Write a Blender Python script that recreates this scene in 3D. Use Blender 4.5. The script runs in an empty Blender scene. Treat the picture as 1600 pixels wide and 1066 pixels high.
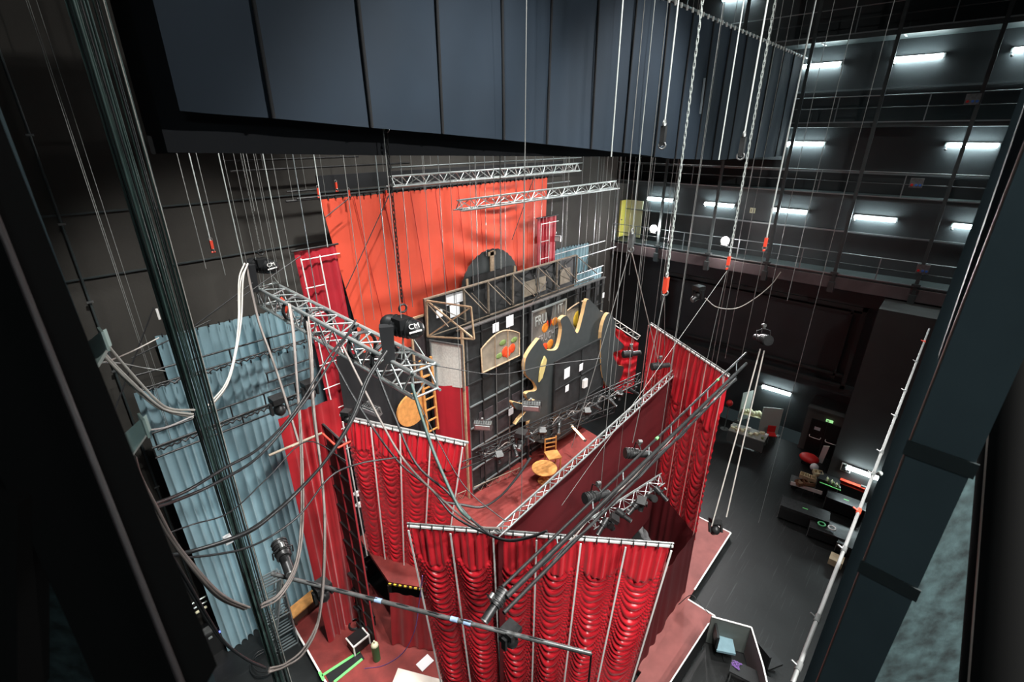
import bpy, math, random
from mathutils import Vector as V, Matrix
R = math.radians
random.seed(7)
sc = bpy.context.scene
COL = sc.collection

# ------------------------------------------------------------------ camera
FPX = 754.0; PIT = math.atan(322/754.0); AZ = R(42.15); CH = 17.0
FW = V((math.cos(AZ)*math.cos(PIT), math.sin(AZ)*math.cos(PIT), -math.sin(PIT)))
RT = V((math.sin(AZ), -math.cos(AZ), 0))
UP = RT.cross(FW)
CAM = V((0, 0, CH))
cd = bpy.data.cameras.new('camera'); cam = bpy.data.objects.new('camera', cd); COL.objects.link(cam)
m = Matrix((RT, UP, -FW)).transposed().to_4x4(); m.translation = CAM
cam.matrix_world = m
cd.sensor_width = 36; cd.lens = FPX/1600*36
cd.clip_start = .05; cd.clip_end = 200
cd.dof.use_dof = True; cd.dof.focus_distance = 13; cd.dof.aperture_fstop = 3.2
sc.camera = cam
sc.view_settings.view_transform = 'Standard'; sc.view_settings.look = 'None'
sc.view_settings.gamma = 1; sc.view_settings.use_curve_mapping = False
sc.view_settings.exposure = 0.55
w = bpy.data.worlds.new('world'); sc.world = w; w.use_nodes = True
w.node_tree.nodes['Background'].inputs[0].default_value = (.55, .75, .8, 1)
w.node_tree.nodes['Background'].inputs[1].default_value = .02

def spot(name, loc, aim, watts, deg, rad, col=(1, .98, .94), blend=.6):
    l = bpy.data.lights.new(name, 'SPOT'); l.energy = watts; l.spot_size = R(deg); l.spot_blend = blend
    l.shadow_soft_size = rad; l.color = col
    o = bpy.data.objects.new(name, l); COL.objects.link(o); o.location = loc
    o.rotation_euler = (V(aim)-V(loc)).to_track_quat('-Z', 'Y').to_euler()
    return o
# unseen spots added overhead to light the stage and drapes
ADDED_SPOTS = [((5.5, 1.0, 24.5), (8.5, 8, 5), 8000, 70),
        ((14.0, 1.5, 24.5), (11.5, 8.5, 5), 7000, 70),
        ((9.5, 8.8, 25.5), (11, 14.0, 8), 9500, 62),
        ((17.5, 8.8, 25.5), (17, 14.5, 9), 11000, 66),
        ((4.0, 8.6, 25.0), (4.5, 15, 3), 9500, 52),
        ((22.0, 1.0, 24.5), (22, 3, 0), 1300, 90),
        ((8.0, -8.0, 23.0), (11, 7, 17), 4300, 110),  # added to brighten the masking drape
        ((4.0, -5.0, 24.0), (8, 6, 5), 8000, 60),  # front light added for the ruched front curtain
        ((3.5, -6.5, 20.5), (8.5, 6.5, 5), 6500, 62)]  # lower front light added to lift the white tapes
for i, (a, b, e, d) in enumerate(ADDED_SPOTS):
    spot('added_stage_beam', a, b, e, d, .3)
gl = bpy.data.lights.new('added_near_fill', 'POINT'); gl.energy = 60; gl.shadow_soft_size = .5; gl.color = (.85, .98, 1)  # unseen fill added behind the camera to lift the foreground steelwork
go = bpy.data.objects.new('added_near_fill', gl); COL.objects.link(go); go.location = (-1.6, -2.2, 19.2)
FLOODS = [((27.3, 13.3, 11.85), (13, 9, 5)), ((27.3, 9.05, 11.7), (12, 8, 5))]
for a, b in FLOODS:
    spot('gallery_flood_beam', V(a)+V((-.3, 0, 0)), b, 2200, 110, .15, (1, .95, .95))

# ------------------------------------------------------------------ pixel -> place
def ray(u, v):
    return FW + RT*((u-800)/FPX) + UP*((533-v)/FPX)
def PZ(u, v, z): d = ray(u, v); return CAM + d*((z-CH)/d.z)
def PX(u, v, x): d = ray(u, v); return CAM + d*(x/d.x)
def PY(u, v, y): d = ray(u, v); return CAM + d*(y/d.y)
def PT(u, v, t): return CAM + ray(u, v)*t
def PPL(u, v, a, b):
    """point of a pixel's line of sight on the vertical plane through a and b"""
    n = V((b.y-a.y, a.x-b.x, 0)); d = ray(u, v)
    return CAM + d*((a-CAM).dot(n)/d.dot(n))

# ------------------------------------------------------------------ materials
MATS = {}
def mat(name, col, rough=.6, metal=0, noise=0, nscale=5, bump=0, bscale=30, sheen=0, emit=0, ecol=None, spec=.5, trans=0, coat=0):
    if name in MATS: return MATS[name]
    mt = bpy.data.materials.new(name); mt.use_nodes = True; nt = mt.node_tree; b = nt.nodes['Principled BSDF']
    c4 = (*col, 1)
    b.inputs['Base Color'].default_value = c4; b.inputs['Roughness'].default_value = rough
    b.inputs['Metallic'].default_value = metal; b.inputs['Specular IOR Level'].default_value = spec
    if sheen: b.inputs['Sheen Weight'].default_value = sheen; b.inputs['Sheen Roughness'].default_value = .4
    if coat: b.inputs['Coat Weight'].default_value = coat
    if trans: b.inputs['Transmission Weight'].default_value = trans
    if emit:
        b.inputs['Emission Color'].default_value = (*(ecol or col), 1); b.inputs['Emission Strength'].default_value = emit
    tc = nt.nodes.new('ShaderNodeTexCoord')
    if noise:
        n = nt.nodes.new('ShaderNodeTexNoise'); n.inputs['Scale'].default_value = nscale; n.inputs['Detail'].default_value = 8
        r = nt.nodes.new('ShaderNodeValToRGB')
        r.color_ramp.elements[0].color = (*[max(0, c*(1-noise)) for c in col], 1)
        r.color_ramp.elements[1].color = (*[min(1, c*(1+noise)) for c in col], 1)
        r.color_ramp.elements[0].position = .3; r.color_ramp.elements[1].position = .7
        nt.links.new(tc.outputs['Object'], n.inputs['Vector']); nt.links.new(n.outputs['Fac'], r.inputs[0])
        nt.links.new(r.outputs[0], b.inputs['Base Color'])
    if bump:
        n2 = nt.nodes.new('ShaderNodeTexNoise'); n2.inputs['Scale'].default_value = bscale; n2.inputs['Detail'].default_value = 4
        bp = nt.nodes.new('ShaderNodeBump'); bp.inputs['Strength'].default_value = bump; bp.inputs['Distance'].default_value = .02
        nt.links.new(tc.outputs['Object'], n2.inputs['Vector']); nt.links.new(n2.outputs['Fac'], bp.inputs['Height'])
        nt.links.new(bp.outputs[0], b.inputs['Normal'])
    MATS[name] = mt
    return mt
def floor_mat():
    mt = mat('black_stage_floor', (.007, .0078, .008), .42, noise=.5, nscale=.7, bump=.15, bscale=9)
    nt = mt.node_tree; b = nt.nodes['Principled BSDF']
    tc = nt.nodes.new('ShaderNodeTexCoord')
    base = b.inputs['Base Color'].links[0].from_socket
    prev = base
    for k, (ang, sc_) in enumerate([(20, .28), (-35, .4), (70, .33), (115, .25)]):      # scuffs and scratches
        mp = nt.nodes.new('ShaderNodeMapping'); mp.inputs['Rotation'].default_value = (0, 0, R(ang)); mp.inputs['Scale'].default_value = (sc_, sc_*40, 1)
        n = nt.nodes.new('ShaderNodeTexNoise'); n.inputs['Scale'].default_value = 1.2; n.inputs['Detail'].default_value = 3
        r = nt.nodes.new('ShaderNodeValToRGB'); r.color_ramp.elements[0].position = .66; r.color_ramp.elements[1].position = .74
        mx = nt.nodes.new('ShaderNodeMix'); mx.data_type = 'RGBA'; mx.inputs[7].default_value = (.035, .035, .037, 1)
        nt.links.new(tc.outputs['Object'], mp.inputs['Vector']); nt.links.new(mp.outputs[0], n.inputs['Vector'])
        nt.links.new(n.outputs['Fac'], r.inputs[0]); nt.links.new(r.outputs[0], mx.inputs[0]); nt.links.new(prev, mx.inputs[6])
        prev = mx.outputs[2]
    nt.links.new(prev, b.inputs['Base Color'])
    return mt
M_floor = floor_mat()
M_wallback = mat('dark_grey_plaster', (.046, .043, .038), .85, noise=.18, nscale=.6, bump=.2, bscale=12)
M_wall = mat('black_painted_wall', (.034, .040, .043), .6, noise=.25, nscale=.5, bump=.2, bscale=8)
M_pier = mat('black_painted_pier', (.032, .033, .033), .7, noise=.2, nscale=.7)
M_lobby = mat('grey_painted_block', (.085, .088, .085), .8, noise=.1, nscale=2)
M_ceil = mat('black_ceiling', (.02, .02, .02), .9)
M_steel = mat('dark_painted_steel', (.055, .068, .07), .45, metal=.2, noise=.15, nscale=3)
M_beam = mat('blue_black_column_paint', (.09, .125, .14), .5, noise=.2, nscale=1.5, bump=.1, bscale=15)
M_fascia = mat('mauve_grey_fascia', (.11, .085, .09), .7, noise=.2, nscale=1.5)
M_gal = mat('galvanised_rail', (.30, .34, .35), .4, metal=.7)
M_alu = mat('aluminium_tube', (.62, .68, .68), .32, metal=.75, noise=.08, nscale=6)
M_greyp = mat('dull_galvanised_pipe', (.30, .31, .31), .5, metal=.5, noise=.1, nscale=6)
M_ptape = mat('pale_blue_tape', (.35, .50, .75), .5)
M_white = mat('white_paint', (.86, .86, .84), .5)
M_paper = mat('white_paper', (.85, .87, .90), .7)
M_black = mat('black_plastic', (.012, .013, .014), .4)
M_blackmet = mat('black_painted_metal', (.03, .031, .032), .38, metal=.3, noise=.3, nscale=8)
M_greymet = mat('worn_grey_metal', (.22, .23, .23), .35, metal=.6, noise=.3, nscale=7)
M_rope = mat('pale_steel_rope', (.55, .60, .58), .45, metal=.3)
M_wire = mat('grey_wire', (.27, .28, .27), .5, metal=.3)
M_cable = mat('black_rubber_cable', (.030, .032, .034), .38, noise=.2, nscale=3)
M_hose = mat('grey_cable_sheath', (.23, .20, .185), .5, noise=.2, nscale=4)
M_hosel = mat('pale_cable_sheath', (.52, .50, .46), .5, noise=.15, nscale=4)
M_green = mat('dark_green_cable', (.07, .12, .11), .4, noise=.3, nscale=4)
M_redp = mat('red_hook_paint', (.65, .06, .03), .4)
M_blue = mat('pale_blue_curtain', (.25, .40, .46), .75, noise=.10, nscale=1.2, sheen=.2)
M_orange = mat('orange_red_drape', (.70, .078, .036), .7, noise=.07, nscale=.9, sheen=.1)
M_crimson = mat('crimson_drape', (.38, .006, .018), .7, noise=.1, nscale=2, sheen=.15)
M_velvet = mat('red_velvet', (.40, .007, .014), .6, noise=.1, nscale=2, sheen=.3)
M_satin = mat('red_satin', (.58, .016, .028), .33, noise=.06, nscale=3, sheen=.2)
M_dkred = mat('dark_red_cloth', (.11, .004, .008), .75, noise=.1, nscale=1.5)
M_redfloor = mat('red_stage_carpet', (.20, .026, .022), .7, noise=.25, nscale=2.5, bump=.15, bscale=20)
M_pink = mat('dusty_red_deck', (.27, .085, .078), .65, noise=.18, nscale=2)
M_blackcl = mat('black_cloth', (.009, .010, .012), .9, noise=.2, nscale=2)
M_masking = mat('blue_black_masking', (.010, .0215, .037), .8, noise=.12, nscale=.9)
M_timber = mat('raw_timber', (.42, .30, .19), .6, noise=.25, nscale=9)
M_dtim = mat('weathered_timber', (.20, .16, .12), .7, noise=.25, nscale=9)
M_ply = mat('orange_brown_ply', (.58, .27, .08), .5, noise=.2, nscale=6)
M_flat = mat('black_flat_paint', (.020, .021, .022), .65, noise=.4, nscale=3)
M_flatp = mat('plum_black_panel', (.036, .028, .031), .7, noise=.35, nscale=4)
M_ghost = mat('charcoal_cutout_paint', (.038, .046, .047), .7, noise=.12, nscale=3)
M_tan = mat('tan_canvas', (.25, .21, .16), .8, noise=.25, nscale=3)
M_canvas = mat('off_white_backing', (.62, .64, .60), .8, noise=.15, nscale=14)
M_tape = mat('green_tape', (.18, .75, .20), .5)
M_yellow = mat('yellow_door_paint', (.90, .82, .16), .5)
M_cream = mat('cream_door_paint', (.78, .76, .52), .6)
M_glass = mat('smoky_sign_glass', (.15, .14, .13), .25, noise=.2, nscale=4, coat=.4)
M_tubeon = mat('lit_fluorescent_tube', (.9, 1, 1), .3, emit=38, ecol=(.80, .98, 1))
M_flood = mat('lit_flood_lens', (1, .97, .92), .3, emit=260, ecol=(1, .93, .90))
M_lampwarm = mat('lit_warm_tube', (1, .7, .4), .3, emit=14, ecol=(1, .50, .20))
M_apple = mat('apple_red', (.72, .07, .02), .5, noise=.3, nscale=6)
M_leaf = mat('leaf_green', (.18, .26, .08), .6, noise=.3, nscale=8)
M_citrus = mat('citrus_orange', (.75, .24, .03), .5, noise=.25, nscale=6)
M_lettering = mat('chalky_letter_paint', (.42, .44, .42), .6)
M_redpl = mat('red_plastic', (.60, .02, .02), .4)
M_bluepl = mat('blue_plastic', (.05, .16, .55), .4)
M_chairb = mat('pale_blue_seat', (.22, .36, .42), .7, noise=.1, nscale=5)
M_grnlab = mat('green_case_tape', (.10, .50, .20), .6)
M_mottle = mat('mottled_teal_concrete', (.035, .062, .066), .8, noise=.7, nscale=7, bump=.3, bscale=9)

# ------------------------------------------------------------------ mesh builder
class MB:
    def __init__(s): s.v = []; s.f = []; s.sm = []
    def add(s, vs, fs, smooth=False):
        k = len(s.v); s.v += [V(p) for p in vs]
        for f in fs: s.f.append([i+k for i in f]); s.sm.append(smooth)
        return s
    def box(s, c, d, M=None):
        c = V(c); x, y, z = d[0]/2, d[1]/2, d[2]/2
        vs = [V((a*x, b*y, e*z)) for a in (-1, 1) for b in (-1, 1) for e in (-1, 1)]
        if M is not None: vs = [M @ p for p in vs]
        return s.add([c+p for p in vs], [(0, 1, 3, 2), (4, 6, 7, 5), (0, 4, 5, 1), (2, 3, 7, 6), (0, 2, 6, 4), (1, 5, 7, 3)])
    def beam(s, a, b, w, h=None, up=(0, 0, 1)):
        a, b = V(a), V(b); h = h or w; d = (b-a); L = d.length
        if L < 1e-6: return s
        x = d/L; u = V(up)
        if abs(x.dot(u)) > .98: u = V((1, 0, 0)) if abs(x.x) < .9 else V((0, 1, 0))
        y = u.cross(x).normalized(); z = x.cross(y)
        return s.box((a+b)/2, (L, w, h), Matrix((x, y, z)).transposed())
    def cyl(s, a, b, r, n=8, r2=None, cap=True):
        a, b = V(a), V(b); r2 = r if r2 is None else r2; x = (b-a).normalized()
        u = V((0, 0, 1)) if abs(x.z) < .9 else V((1, 0, 0))
        y = x.cross(u).normalized(); z = x.cross(y)
        vs = []; fs = []
        for i in range(n):
            t = 2*math.pi*i/n; o = y*math.cos(t)+z*math.sin(t); vs += [a+o*r, b+o*r2]
        for i in range(n):
            j = (i+1) % n; fs.append((2*i, 2*i+1, 2*j+1, 2*j))
        s.add(vs, fs, True)
        if cap:
            s.add([vs[2*i] for i in range(n)], [tuple(range(n))]); s.add([vs[2*i+1] for i in range(n)][::-1], [tuple(range(n))])
        return s
    def tube(s, pts, r, n=6):
        pts = [V(p) for p in pts]; N = len(pts)
        vs = []; fs = []; y = None
        for i, p in enumerate(pts):
            d = (pts[min(i+1, N-1)]-pts[max(i-1, 0)]).normalized()
            if y is None:
                u = V((0, 0, 1)) if abs(d.z) < .9 else V((1, 0, 0)); y = d.cross(u).normalized()
            y = (y-d*y.dot(d)).normalized(); z = d.cross(y)
            for k in range(n):
                t = 2*math.pi*k/n; vs.append(p+(y*math.cos(t)+z*math.sin(t))*r)
        for i in range(N-1):
            for k in range(n):
                j = (k+1) % n; fs.append((i*n+k, (i+1)*n+k, (i+1)*n+j, i*n+j))
        s.add(vs, fs, True); s.add(vs[:n], [tuple(range(n))[::-1]]); s.add(vs[-n:], [tuple(range(n))])
        return s
    def sphere(s, c, r, n=10, m=6, sq=(1, 1, 1)):
        c = V(c); vs = []; fs = []
        for i in range(m+1):
            ph = math.pi*i/m
            for k in range(n):
                t = 2*math.pi*k/n
                vs.append(c+V((r*sq[0]*math.sin(ph)*math.cos(t), r*sq[1]*math.sin(ph)*math.sin(t), r*sq[2]*math.cos(ph))))
        for i in range(m):
            for k in range(n):
                j = (k+1) % n; fs.append((i*n+k, (i+1)*n+k, (i+1)*n+j, i*n+j))
        return s.add(vs, fs, True)
    def prism(s, pts, d):
        """closed outline pts extruded by vector d"""
        pts = [V(p) for p in pts]; n = len(pts); d = V(d)
        return s.add(pts+[p+d for p in pts], [tuple(range(n)), tuple(range(2*n-1, n-1, -1))]+[(i, i+n, (i+1) % n+n, (i+1) % n) for i in range(n)])
    def ring(s, c, ax, R_, r, n=14):
        c = V(c); ax = V(ax).normalized(); u = V((0, 0, 1)) if abs(ax.z) < .9 else V((1, 0, 0))
        y = ax.cross(u).normalized(); z = ax.cross(y)
        return s.tube([c+(y*math.cos(2*math.pi*i/n)+z*math.sin(2*math.pi*i/n))*R_ for i in range(n+1)], r, 6)
    def build(s, name, mt, parent=None, at=None):
        me = bpy.data.meshes.new(name)
        if parent is not None:
            off = V(parent['_w']) if '_w' in parent else V((0, 0, 0)); loc = V((0, 0, 0))
        else:
            off = V(at) if at is not None else V((0, 0, 0)); loc = off
        me.from_pydata([tuple(p-off) for p in s.v], [], s.f)
        me.polygons.foreach_set('use_smooth', s.sm); me.materials.append(mt); me.update()
        o = bpy.data.objects.new(name, me); COL.objects.link(o)
        if parent is not None: o.parent = parent; o['_w'] = tuple(off)
        else: o.location = loc; o['_w'] = tuple(off)
        return o

def tag(o, label=None, cat=None, group=None, kind=None):
    if label: o['label'] = label
    if cat: o['category'] = cat
    if group: o['group'] = group
    if kind: o['kind'] = kind
    return o
def thing(name, label, cat, loc=(0, 0, 0), group=None, kind=None):
    o = bpy.data.objects.new(name, None); COL.objects.link(o); o.location = loc; o.empty_display_size = .1
    o['_w'] = tuple(loc)
    return tag(o, label, cat, group, kind)
def dup(root, loc=None, rot=None, label=None, group=None, scale=None):
    def cp(o, par):
        c = o.copy(); COL.objects.link(c)
        if par is not None: c.parent = par
        for ch in list(o.children): cp(ch, c)
        return c
    r = cp(root, None)
    if loc is not None: r.location = loc
    if rot is not None: r.rotation_euler = rot
    if scale: r.scale = (scale,)*3
    if label: r['label'] = label
    if group: r['group'] = group
    return r
def struct(name, mb, mt, at=(0, 0, 0)): return tag(mb.build(name, mt, at=at), kind='structure')
def smooth_path(pts, k=6):
    pts = [V(p) for p in pts]; P = [pts[0]*2-pts[1]]+pts+[pts[-1]*2-pts[-2]]; out = []
    for i in range(1, len(P)-2):
        a, b, c, d = P[i-1:i+3]
        for j in range(k):
            t = j/k
            out.append(.5*((2*b)+(c-a)*t+(2*a-5*b+4*c-d)*t*t+(3*b-a-3*c+d)*t**3))
    out.append(pts[-1]); return out
def hang(o, pts, r=.009):
    for p in pts:
        MB().cyl(p, (p.x, p.y, ZC-.06), r, 5, cap=False).build('suspension_wire', M_wire, o)

# ================================================================== SETTING
XR, YB, XL, YF, ZC = 29.0, 16.25, -4.5, -13.0, 28.0
struct('floor', MB().box(((XR+XL)/2, (YB+YF)/2, -.1), (XR-XL+.6, YB-YF+.6, .2)), M_floor)
struct('ceiling', MB().box(((XR+XL)/2, (YB+YF)/2, ZC+.1), (XR-XL+.6, YB-YF+.6, .2)), M_ceil)
struct('wall_back', MB().box(((XR+XL)/2, YB+.15, ZC/2), (XR-XL+.6, .3, ZC)), M_wallback)
struct('wall_left', MB().box((XL-.15, (YB+YF)/2, ZC/2), (.3, YB-YF, ZC)), M_wall)
struct('wall_front', MB().box(((XR+XL)/2, YF-.15, ZC/2), (XR-XL+.6, .3, ZC)), M_wall)
# right wall with a sunken bay between y=2.2 and y=12.6
wr = MB()
wr.box((XR+1.95, (YB+YF)/2, ZC/2), (.3, YB-YF, ZC))
wr.box((XR+.9, (YB+12.9)/2, ZC/2), (1.8, YB-12.9, ZC)); wr.box((XR+.9, (1.5+YF)/2, ZC/2), (1.8, 1.5-YF, ZC))
wr.box((XR+.9, 7.2, 4.2), (1.8, 11.4, .4)); wr.box((XR+.9, 7.2, (ZC+9.0)/2), (1.8, 11.4, ZC-9.0)); wr.box((XR+1.2, 7.2, 6.7), (1.2, 11.4, 4.6))
struct('wall_right', wr, M_wall)
tr = MB()
for za, zb in ((4.4, 4.6), (8.8, 9.0)): tr.box((XR-.03, 7.5, (za+zb)/2), (.16, 10.9, .2))
for y in (2.2, 12.8): tr.box((XR-.03, y, 6.7), (.16, .2, 4.6))
for z in (4.95, 8.5): tr.box((XR+.42, 7.5, z), (.25, 10.6, .12))
tr.box((XR+.42, 2.75, 6.7), (.25, .12, 4.0))
struct('trim_1', tr, M_pier)
tp = MB().box(((25.6+XR)/2, (1.5+YF)/2, 5.0), (XR-25.6, 1.5-YF, 10.0))
struct('wall_pier', tp, M_pier)
# wide dark bands on the back wall (cable trays) and shadow gap lines
tb = MB()
for z, x0, x1 in ((15.2, -4, 14), (13.6, -4, 13)): tb.box(((x0+x1)/2, YB-.02, z), (x1-x0, .04, .04))
struct('trim_2', tb, M_steel)
# lobby block with black double doors
lob = MB()
L0 = PZ(1249, 703, 0)
LX, LY0, LY1 = 29.0, 1.5, 3.45
lob.box((LX+.9, (LY0+LY1)/2, 1.35), (1.8, LY1-LY0, 2.7)); lob.box((LX+.88, (LY0+LY1)/2, 2.74), (1.84, LY1-LY0+.05, .08))
struct('wall_lobby', lob, M_lobby)
dr = thing('door_1', None, None, (LX, 2.35, 0), kind='structure')
for yy in (2.75, 1.95):
    lf = MB().box((LX-.03, yy, 1.08), (.06, .76, 2.14)).build('door_leaf', M_black, dr)
    b = MB(); b.tube(smooth_path([(LX-.06, yy-.28, 1.12), (LX-.16, yy-.27, 1.08), (LX-.18, yy-.2, 1.05), (LX-.18, yy+.2, 1.05), (LX-.16, yy+.27, 1.08), (LX-.06, yy+.28, 1.12)]), .02)
    b.build('push_bar', M_white, lf)
MB().box((LX-.065, 2.75, 1.62), (.006, .3, .2)).build('notice', M_paper, dr)
ex = thing('exit_sign', 'small green exit sign above the black double doors', 'sign', (LX-.04, 2.3, 2.25))
MB().box((LX-.04, 2.3, 2.3), (.06, .34, .14)).build('sign_case', mat('green_exit_sign', (.25, .55, .25), .5, emit=.6, ecol=(.4, .9, .35)), ex)
MB().box((LX-.075, 2.36, 2.3), (.005, .1, .07)).build('pictogram', M_paper, ex)
# open yellow door at the far end of the gallery
yd = thing('door_2', None, None, (28.2, 16.2, 10.9), kind='structure')
xa_, xb_ = PY(968, 340, 16.2).x, XR-.02
MB().box(((xa_+xb_)/2, 16.2, 12.0), (xb_-xa_, .08, 2.3)).build('door_leaf', M_yellow, yd)
MB().box((XR-.04, (16.2+15.0)/2, 12.0), (.08, 1.2, 2.3)).build('doorway', M_cream, yd)
MB().cyl((xa_+.15, 16.15, 11.95), (xa_+.15, 16.08, 11.95), .03).build('door_handle', M_greymet, yd)

# ------------------------------------------------------------------ galleries along the right wall
GX = 27.6
def gallery(z, label, deck_h=.18, fas=.0, post_y=(), top=1.05):
    g = thing('steel_gallery', label, 'gallery', (GX, 2, z))
    MB().box(((GX+XR)/2, (16.2-9)/2, z-deck_h/2), (XR-GX, 25.2, deck_h)).build('walkway', M_steel, g)
    if fas: MB().box((GX-.05, 3.6, z-fas/2-.12), (.1, 25.2, fas)).build('fascia', M_fascia, g)
    MB().box((GX-.04, 3.6, z+.02), (.05, 25.2, .05)).build('edge_strip', M_gal, g)
    for k, h in enumerate((top, top*.55)):
        MB().cyl((GX, -9, z+h), (GX, 16.2, z+h), .022).build('handrail' if k == 0 else 'knee_rail', M_gal if k == 0 else M_steel, g)
    for y in post_y: MB().beam((GX, y, z), (GX, y, z+top), .04).build('rail_post', M_gal, g)
    return g
PY_ = [-4.2, -2.6, -1, .57, 2.1, 3.72, 5.3, 6.8, 8.4, 9.9, 11.5, 13.0, 14.6, 16.0]
g1 = gallery(10.75, 'lowest steel gallery with mauve fascia, carrying the two bright floodlights', fas=.55, post_y=PY_)
g2 = gallery(14.45, 'second steel gallery from below on the right wall with bright edge strip', post_y=PY_)
g3 = gallery(17.5, 'third steel gallery from below, at the height of the masking drape hem', post_y=PY_[::2])
g4 = gallery(20.95, 'topmost steel gallery, above the uppermost row of wall lights', post_y=PY_[::2], top=1.0)
for i, y in enumerate((-2.6, .57, 3.72, 6.8, 9.9, 13.0)):
    c = MB().beam((GX-.12, y, 10.1), (GX-.12, y, ZC), .1, .14, up=(0, 1, 0))
    c.box((GX-.12, y, 10.15), (.3, .26, .5)); c.box((GX-.12, y, 10.85), (.26, .32, .1))
    tag(c.build('gallery_hanger', M_steel, at=(GX-.12, y, 10)), 'dark steel hanger post tying the galleries together, %s' % ('nearest the camera' if i == 0 else ['second', 'third', 'fourth', 'fifth', 'sixth'][i-1]+' from the right'), 'post', 'steel posts along the gallery edges')
for i, (z, y0) in enumerate(((13.35, None), (16.6, None), (20.0, None))): pass
# cable trays on the wall
for i, (z, lb) in enumerate(((18.9, 'long thin conduit on the right wall between the upper wall lights'), (15.35, 'long pale conduit on the right wall just above the second gallery'), (12.6, 'pale lit conduit on the right wall under the lowest row of gallery lights'))):
    tag(MB().box((XR-.06, 4, z), (.08, 25.5, .07)).build('wall_conduit', M_gal, at=(XR-.06, 4, z)), lb, 'conduit')

# ------------------------------------------------------------------ fluorescent wall lights
def wall_light(name='wall_light'):
    t = thing(name, 'x', 'light', (0, 0, 0), 'fluorescent lights on the right wall')
    t['_w'] = (0, 0, 0)
    MB().box((-.04, 0, .06), (.08, 1.74, .10)).build('housing', M_greymet, t)
    MB().cyl((-.14, -.80, 0), (-.14, .80, 0), .085, 10).build('tube', M_tubeon, t)
    for y in (-.84, .84): MB().box((-.1, y, 0), (.12, .07, .12)).build('end_cap', M_greymet, t)
    MB().sphere((-.1, .80, -.17), .055).build('junction_box', M_greymet, t)
    return t
WL = wall_light(); first = True
rows = [(13.35, [13.85, 10.25, 6.6, 2.9, -.75], 'lowest gallery row'), (16.6, [6.55, .35], 'middle gallery row'), (20.0, [6.65, 3.0, -.7], 'top gallery row'), (23.3, [10.9], 'row behind the masking drape')]
names = {5: ['leftmost', 'second from the left', 'middle one', 'second from the right', 'rightmost'], 2: ['left one', 'right one'], 3: ['left one', 'middle one', 'right one'], 1: ['the only one showing']}
for z, ys, rn in rows:
    for k, y in enumerate(ys):
        lb = 'lit fluorescent wall light, %s of the %s' % (names[len(ys)][k], rn)
        if len(ys) == 1: lb = 'lit fluorescent wall light peeping past the top edge of the blue drape'
        if first: WL.location = (XR-.02, y, z); WL['label'] = lb; first = False
        else: dup(WL, (XR-.02, y, z), label=lb)
dup(WL, (XR+1.78, PX(1213, 610, XR+1.7).y, PX(1213, 610, XR+1.7).z), label='lit fluorescent wall light low on the wall above the white partitions')
dup(WL, (25.58, .0, 1.95), label='lit fluorescent wall light low on the black pier above the road cases')
for k, (u, v) in enumerate(((1288, 69), (1416, 54), (1262, 194))):
    p = PX(u, v, GX+.5); t = thing('bracket_light', 'short white bracket tube under a gallery, %s' % ('left of the pair by the top wall lights' if k == 0 else 'right of the pair by the top wall lights' if k == 1 else 'alone above the middle row'), 'light', p)
    MB().box(p, (.75, .07, .07)).build('housing', M_white, t); MB().cyl(p+V((.3, 0, 0)), p+V((.3, 0, .5)), .015).build('bracket', M_steel, t)
# two bright floodlights on the lowest gallery
for k, (a, b) in enumerate(FLOODS):
    a = V(a); t = thing('floodlight', 'glaring round floodlight clamped on the lowest gallery rail, %s of the two' % ('left' if k == 0 else 'right'), 'light', a, 'floodlights on the lowest gallery')
    d = (V(b)-a).normalized(); d = (d*.4+(CAM-a).normalized()*.6).normalized()
    MB().cyl(a, a-d*.25, .24, 14, .14).build('body', M_black, t)
    MB().sphere(a+d*.08, .19).build('lens', M_flood, t)
    MB().tube([a+V((0, -.2, 0)), a+V((0, -.2, -.25)), a+V((0, .2, -.25)), a+V((0, .2, 0))], .015).build('yoke', M_black, t)
# distribution boxes
for k, (u, v, lb) in enumerate(((1520, 155, 'grey socket box with red and blue outlets, topmost of the three on the right wall'), (1432, 286, 'grey socket box with red and blue outlets on the second gallery'), (1442, 420, 'small socket box with blue outlet on the lowest gallery'))):
    p = PX(u, v, GX-.1); t = thing('socket_box', lb, 'socket box', p)
    MB().box(p, (.16, .45, .38)).build('case', M_greymet, t)
    for j, (mm, yy) in enumerate(((M_redpl, .13), (M_bluepl, -.02), (M_bluepl, -.15))): MB().cyl(p+V((-.08, yy, -.08)), p+V((-.14, yy, -.08)), .05).build('outlet', mm, t)
p = PX(1176, 329, XR-.03); t = thing('number_plate', 'small pale square number plate on the wall between two lights', 'sign', p)
MB().box(p, (.03, .28, .28)).build('plate', mat('pale_yellow_plate', (.5, .5, .33), .5), t)
for yy in (-.06, .06): MB().box(p+V((-.02, yy, 0)), (.01, .03, .15)).build('numeral', M_black, t)

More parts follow.
